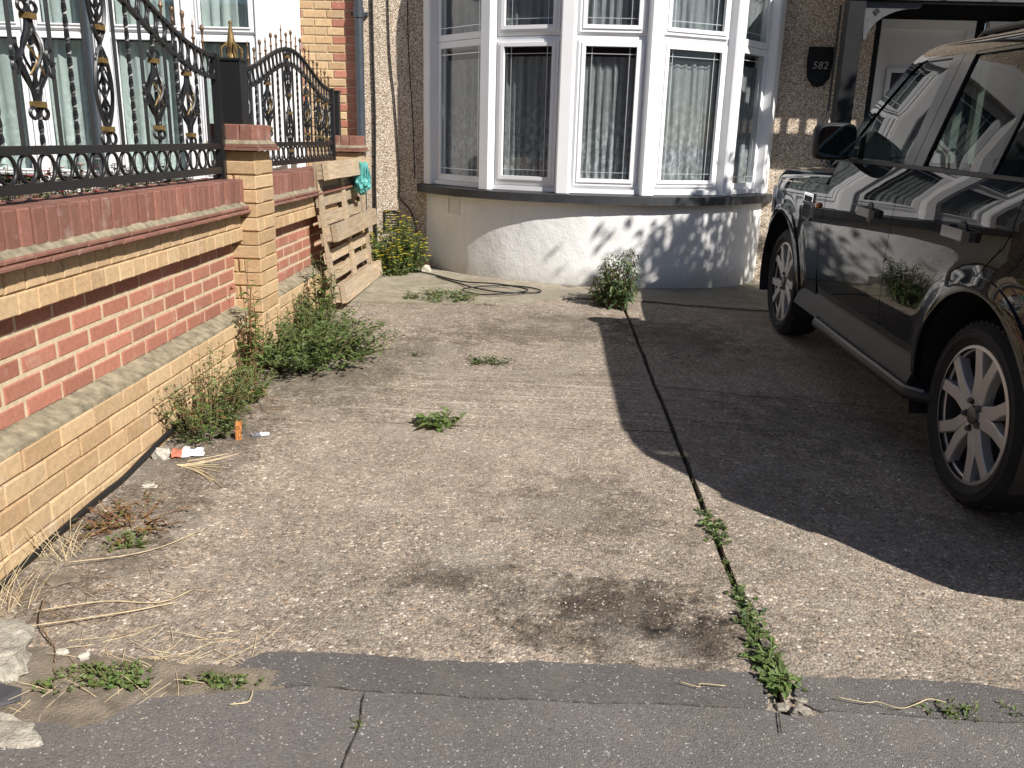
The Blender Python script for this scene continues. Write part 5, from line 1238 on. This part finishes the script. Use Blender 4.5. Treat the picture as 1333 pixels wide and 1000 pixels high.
# planting behind the wall
for k, (x, y, lm, fl, lab) in enumerate(((-2.12, 3.3, [M['leaf_var'], LF], None, 'clipped grey-green shrub behind the near end of the wall'), (-2.10, 3.75, [LF, LD], (M['redflower'], .5, .026), 'red-flowering plant behind the wall coping'),
        (-2.1, 4.15, [M['leaf_var'], M['leaf_var'], LF], (M['whiteflower'], .8, .022), 'cream variegated shrub with white flowers behind the wall'), (-2.1, 4.55, [M['leaf_var'], LD], (M['whiteflower'], .8, .022), 'white-flowering shrub behind the first pier'),
        (-2.2, 2.75, [LD, M['leaf_var']], None, 'dark low shrub behind the wall near the street'))):
    weed('garden_shrub', lab, x, y, 150, .26, 1.20, .04, .022, lm, M['twig'], 16, 80 + k, 'garden plants behind the wall', fl, oval=1.2, stem_r=.003, z=.05, bare=.6, curve=.25, hmin=.88)
# dry grass and twigs
def straw(name, label, x, y, n, h, spread, seed, lean=(0, 0), mat='straw', cat='dry grass', r=.0016, flat=.0):
    rnd = random.Random(seed); root = empty(name, (x, y, gz(x, y)), label, cat); mb = MB()
    for _ in range(n):
        a = rnd.uniform(0, 6.28); b = Vector((rnd.gauss(0, spread * .5), rnd.gauss(0, spread * .5), 0)); l = h * rnd.uniform(.5, 1.1)
        d = Vector((math.cos(a) * .45 + lean[0], math.sin(a) * .45 + lean[1], 1 - flat)).normalized(); bend = Vector((math.cos(a), math.sin(a), -.5)) * l * .25
        pts = [b + d * l * t + bend * t * t for t in lin(0, 1, 5)]
        pts = [Vector((p.x, p.y, max(p.z, .004))) for p in pts]
        mb.tube(pts, [r * (1 - .5 * t) for t in lin(0, 1, 5)], 4, cap=False)
    mb.build('blade', M[mat], root)['kind'] = 'stuff'; return root
straw('dry_grass', 'tall clump of straw-coloured dry grass at the end of the wall', -1.57, 2.22, 42, .24, .08, 1, r=.0012)
straw('dry_grass', 'short dry grass tuft beside the yellow wall base', -1.56, 2.5, 26, .15, .07, 2)
straw('dry_stems', 'bleached dry stems lying flat near the crisp packet', -1.48, 3.28, 12, .26, .03, 3, (.9, .05), r=.0026, flat=.95, cat='dry stems')
straw('dry_stems', 'loose dry straw scattered on the soil at the pavement edge', -1.05, 1.88, 130, .11, .26, 4, (.3, 0), r=.0013, flat=.93, cat='dry stems')
straw('dry_stems', 'broken brown stalks strewn round the dry grass by the wall end', -1.38, 2.3, 60, .13, .3, 15, (.3, 0), 'twig', r=.0011, flat=.94, cat='dry stems')
straw('dry_stems', 'brown plant litter strewn along the foot of the wall', -1.5, 4.05, 90, .12, .25, 5, (0, .2), 'twig', r=.0014, flat=.93, cat='dry stems')
straw('dry_stems', 'broken straw bits under the pallet end', -1.48, 6.75, 50, .12, .14, 6, (.2, 0), r=.0014, flat=.92, cat='dry stems')
def twig(name, label, pts, r, mat='straw'):
    return cable(name, label, [(x, y, gz(x, y) + h) for x, y, h in pts], r, 'twig', None, 4, M[mat])
twig('twig', 'long pale twig lying towards the pavement from the dry grass', [(-1.46, 2.05, .03), (-1.32, 2.12, .02), (-1.18, 2.18, .018), (-1.08, 2.25, .008)], .0019)
twig('twig', 'forked pale twig crossing the long one', [(-1.44, 2.16, .02), (-1.28, 2.235, .014), (-1.12, 2.25, .008), (-1.05, 2.33, .008)], .0016)
twig('twig', 'thin brown twig reaching towards the concrete lump', [(-1.45, 2.22, .03), (-1.40, 2.1, .02), (-1.30, 2.0, .015), (-1.26, 1.93, .02)], .0024, 'twig')
twig('twig', 'long dry stalk lying across the flat reddish weed', [(-1.5, 2.42, .03), (-1.36, 2.5, .015), (-1.26, 2.58, .01), (-1.18, 2.7, .01)], .0016)
twig('twig', 'curled pale stalk on the asphalt strip right of the joint', [(.80, 1.93, .022), (.87, 1.912, .022), (.90, 1.915, .024), (.95, 1.895, .022), (1.0, 1.915, .024), (1.04, 1.935, .026), (1.08, 1.93, .022)], .0013)
twig('twig', 'hooked white scrap of string on the pavement', [(-.70, 1.85, .018), (-.695, 1.82, .018), (-.70, 1.80, .018), (-.74, 1.79, .018)], .0018)
twig('twig', 'thin pale straw on the asphalt strip near the joint', [(.40, 1.965, .022), (.45, 1.945, .022), (.455, 1.96, .022), (.52, 1.955, .022)], .0012)

# ============================================================ lumps and litter
def lump(name, label, cat, x, y, sx, sy, sz, seed, mat, rz=0, zoff=0, n=2, rough=.55):
    bm = bmesh.new(); bmesh.ops.create_icosphere(bm, subdivisions=n, radius=1)
    for v in bm.verts:
        q = 1 + rough * noise.noise(v.co * 1.6 + Vector((seed, 0, 0))) + rough * .5 * noise.noise(v.co * 4 + Vector((0, seed, 0)))
        c = v.co * q; c = Vector((math.copysign(abs(c.x) ** .7, c.x), math.copysign(abs(c.y) ** .7, c.y), math.copysign(abs(c.z) ** .6, c.z))); v.co = Vector((c.x * sx, c.y * sy, c.z * sz))
    me = bpy.data.meshes.new(name); bm.to_mesh(me); bm.free(); me.materials.append(mat); o = link(name, me); o.location = (x, y, gz(x, y) + sz * .75 + zoff); o.rotation_euler = (0, 0, rz); return tag(o, label, cat)
lump('concrete_lump', 'broken pale concrete lump at the street end of the wall', 'rubble', -1.49, 1.89, .15, .11, .05, 1, M['concrete'], .3, 0, 4, .55)
lump('concrete_lump', 'flat pale concrete slab fragment set in the pavement corner', 'rubble', -1.33, 1.655, .17, .055, .018, 2, M['concrete'], -.05, 0, 4, .6)
lump('slate_shard', 'dark slate shard leaning between the concrete pieces', 'rubble', -1.36, 1.765, .10, .05, .008, 3, M['slate'], .5, .01, 1, .6)
lump('tile_shard', 'flat dark grey tile piece on the drive by the dry grass', 'rubble', -1.48, 2.36, .05, .032, .006, 4, M['dirt'], .4, 0, 1, .6)
lump('pale_stone', 'angular pale stone beside the black line at the wall foot', 'stone', -1.60, 3.36, .032, .026, .024, 5, M['stone_w'], .2)
lump('pale_stone', 'flat white chip on the concrete below the angular stone', 'stone', -1.52, 3.07, .03, .014, .006, 6, M['stone_w'], .1)
lump('pale_stone', 'white lump of mortar under the yellow-flowering bush', 'stone', -1.10, 8.0, .05, .04, .04, 7, M['stone_w'])
lump('pale_stone', 'small pale pebble among the dry straw', 'stone', -1.20, 1.965, .016, .014, .012, 8, M['stone_w'])
lump('pale_stone', 'small grey pebble beside the broken concrete lump', 'stone', -1.27, 1.98, .018, .014, .012, 9, M['stone_w'])
lump('pale_stone', 'small rubble piece at the street end of the drive joint', 'stone', .71, 1.925, .016, .012, .009, 10, M['rubble'])
lump('pale_stone', 'larger rubble piece at the street end of the drive joint', 'stone', .70, 1.885, .022, .014, .010, 11, M['rubble'])
lump('pale_stone', 'flat stone lying against the asphalt strip at the joint', 'stone', .655, 1.90, .018, .014, .007, 12, M['rubble'])
def crumple(name, label, x, y, sx, sy, h, mats, seed, rz=0, tilt=0):
    root = empty(name, (x, y, gz(x, y) + .004), label, 'litter'); root.rotation_euler = (tilt, 0, rz); rnd = random.Random(seed); n = 9
    for k, mt in enumerate(mats):
        mb = MB(); vs = []; x0 = k / len(mats)
        for j in range(n):
            for i in range(n):
                u, v = x0 + i / (n - 1) / len(mats), j / (n - 1); r = noise.noise(Vector((u * 4 + seed, v * 4, 0))) + .5 * noise.noise(Vector((u * 9, v * 9, seed)))
                vs.append(((u - .5) * sx * 2 + r * sx * .15, (v - .5) * sy * 2 + r * sy * .2, h * (.55 + .6 * r) * math.sin(math.pi * min(max(v, .06), .94))))
        mb.add(vs, [(j*n+i, j*n+i+1, (j+1)*n+i+1, (j+1)*n+i) for j in range(n-1) for i in range(n-1)]); mb.build('foil', mt, root)
    return root
crumple('crisp_packet', 'crumpled red and white crisp packet near the wall weeds', -1.50, 3.40, .065, .04, .04, [M['packet'], M['plastic_w'], M['plastic_w']], 3, .35)
crumple('foil_wrapper', 'flat silver foil wrapper on the concrete by the weeds', -1.27, 3.66, .04, .022, .015, [M['foil'], M['plastic_w']], 5, .4)
ow = crumple('orange_wrapper', 'small orange wrapper standing on edge among the wall weeds', -1.345, 3.60, .014, .045, .016, [M['orange']], 8, 0, 1.35); ow.location.z += .04

# ============================================================ pallet
pal = empty('wooden_pallet', (-1.475, 6.98, gz(-1.5, 6.98) + .04), 'weathered wooden pallet leaning against the far brick pier', 'pallet')
pal.rotation_euler = (0, -.115, .0)
# local: Y along the drive, Z up the pallet, X towards the drive; base at z 0
PL0, PL1, PH = -.74, .76, 1.03
_bd = {}
def board(nm, a, b, seed):
    mb = MB(); x0, y0, z0 = a; x1, y1, z1 = b; rnd = random.Random(seed); ax = max(range(3), key=lambda i: b[i] - a[i]); vs = []; n = 7
    for i in range(n):
        t = i / (n - 1); jj = [rnd.uniform(-.004, .004) for _ in range(4)]
        for k, (u, v) in enumerate(((0, 0), (1, 0), (1, 1), (0, 1))):
            o = [0, 0, 0]; o[ax] = a[ax] + (b[ax] - a[ax]) * t; e = [q for q in range(3) if q != ax]
            o[e[0]] = (a[e[0]], b[e[0]])[u] + jj[k] * .6; o[e[1]] = (a[e[1]], b[e[1]])[v] + jj[k]; vs.append(tuple(o))
    mb.add(vs, [(4*i+k, 4*i+(k+1) % 4, 4*i+4+(k+1) % 4, 4*i+4+k) for i in range(n-1) for k in range(4)] + [(3, 2, 1, 0), tuple(range(4*n-4, 4*n))]); return mb.build(nm, M['wood'], pal)
z = .02; k = 0
while z < PH - .08:      # far deck
    board('deck_board', (-.098, PL0, z), (-.080, PL1, z + .088), k); z += .138; k += 1
for y in (PL0, -.02, PL1 - .10): board('stringer_board', (-.079, y, 0), (-.060, y + .10, PH), k); k += 1
for zc in (.0, .455, PH - .13):
    for y in (PL0 + .006, -.015, PL1 - .10): board('block', (-.059, y, zc + .008), (-.012, y + .09, zc + .118), k); k += 1
    board('bearer', (-.011, PL0, zc), (.028, PL1, zc + .128), k); k += 1
bag = empty('plastic_bag', (-1.555, 7.38, .99), 'teal plastic bag caught in the top of the pallet', 'bag')
bm = bmesh.new(); bmesh.ops.create_icosphere(bm, subdivisions=4, radius=1)
for v in bm.verts:
    q = 1 + .28 * noise.noise(v.co * 2.3) + .14 * noise.noise(v.co * 6); v.co = Vector((v.co.x * .07 * q, v.co.y * .13 * q, v.co.z * .085 * q))
    if v.co.z > .04 and abs(v.co.y) < .05: v.co.z += .09
me = bpy.data.meshes.new('bag'); bm.to_mesh(me); bm.free(); me.materials.append(M['teal']); link('bag_body', me, bag); bag.rotation_euler = (.3, 0, .2)

# ============================================================ small tree in the front garden on the far side of the car
def tree(x, y, h, cr_, cc, nclump, per, seed, label):
    rnd = random.Random(seed); root = empty('garden_tree', (x, y, -.05), label, 'tree'); tr, cw = MB(), MB()
    top = Vector((cc[0] - x, cc[1] - y, cc[2])); tr.tube([Vector((0, 0, 0)), Vector((.04, .02, h * .3)), Vector((top.x * .4, top.y * .4, h * .6)), top], [.07, .06, .045, .02], 8)
    for i in range(nclump):
        d = Vector((rnd.gauss(0, 1), rnd.gauss(0, 1), rnd.gauss(0, .8))).normalized() * (rnd.random() ** .4); c = top + Vector((d.x * cr_[0], d.y * cr_[1], d.z * cr_[2]))
        tr.tube([top * .75 + Vector((0, 0, .2)), (top + c) * .5 + Vector((0, 0, -.1)), c], [.02, .012, .004], 5)
        for j in range(per):
            p = c + Vector((rnd.gauss(0, .13), rnd.gauss(0, .13), rnd.gauss(0, .10))); leaf(cw, p, Vector((rnd.gauss(0, 1), rnd.gauss(0, 1), rnd.gauss(-.3, .5))), Vector((rnd.gauss(0, .4), rnd.gauss(0, .4), 1)), .11 * rnd.uniform(.6, 1.2), .055, .1, .2)
    tr.build('trunk', M['bark'], root, True); cw.build('crown', M['leaf'], root)['kind'] = 'stuff'
tree(4.95, 4.75, 4.4, (1.10, .95, .62), (4.88, 4.92, 4.25), 88, 26, 3, 'small leafy tree on the far side of the parked car')
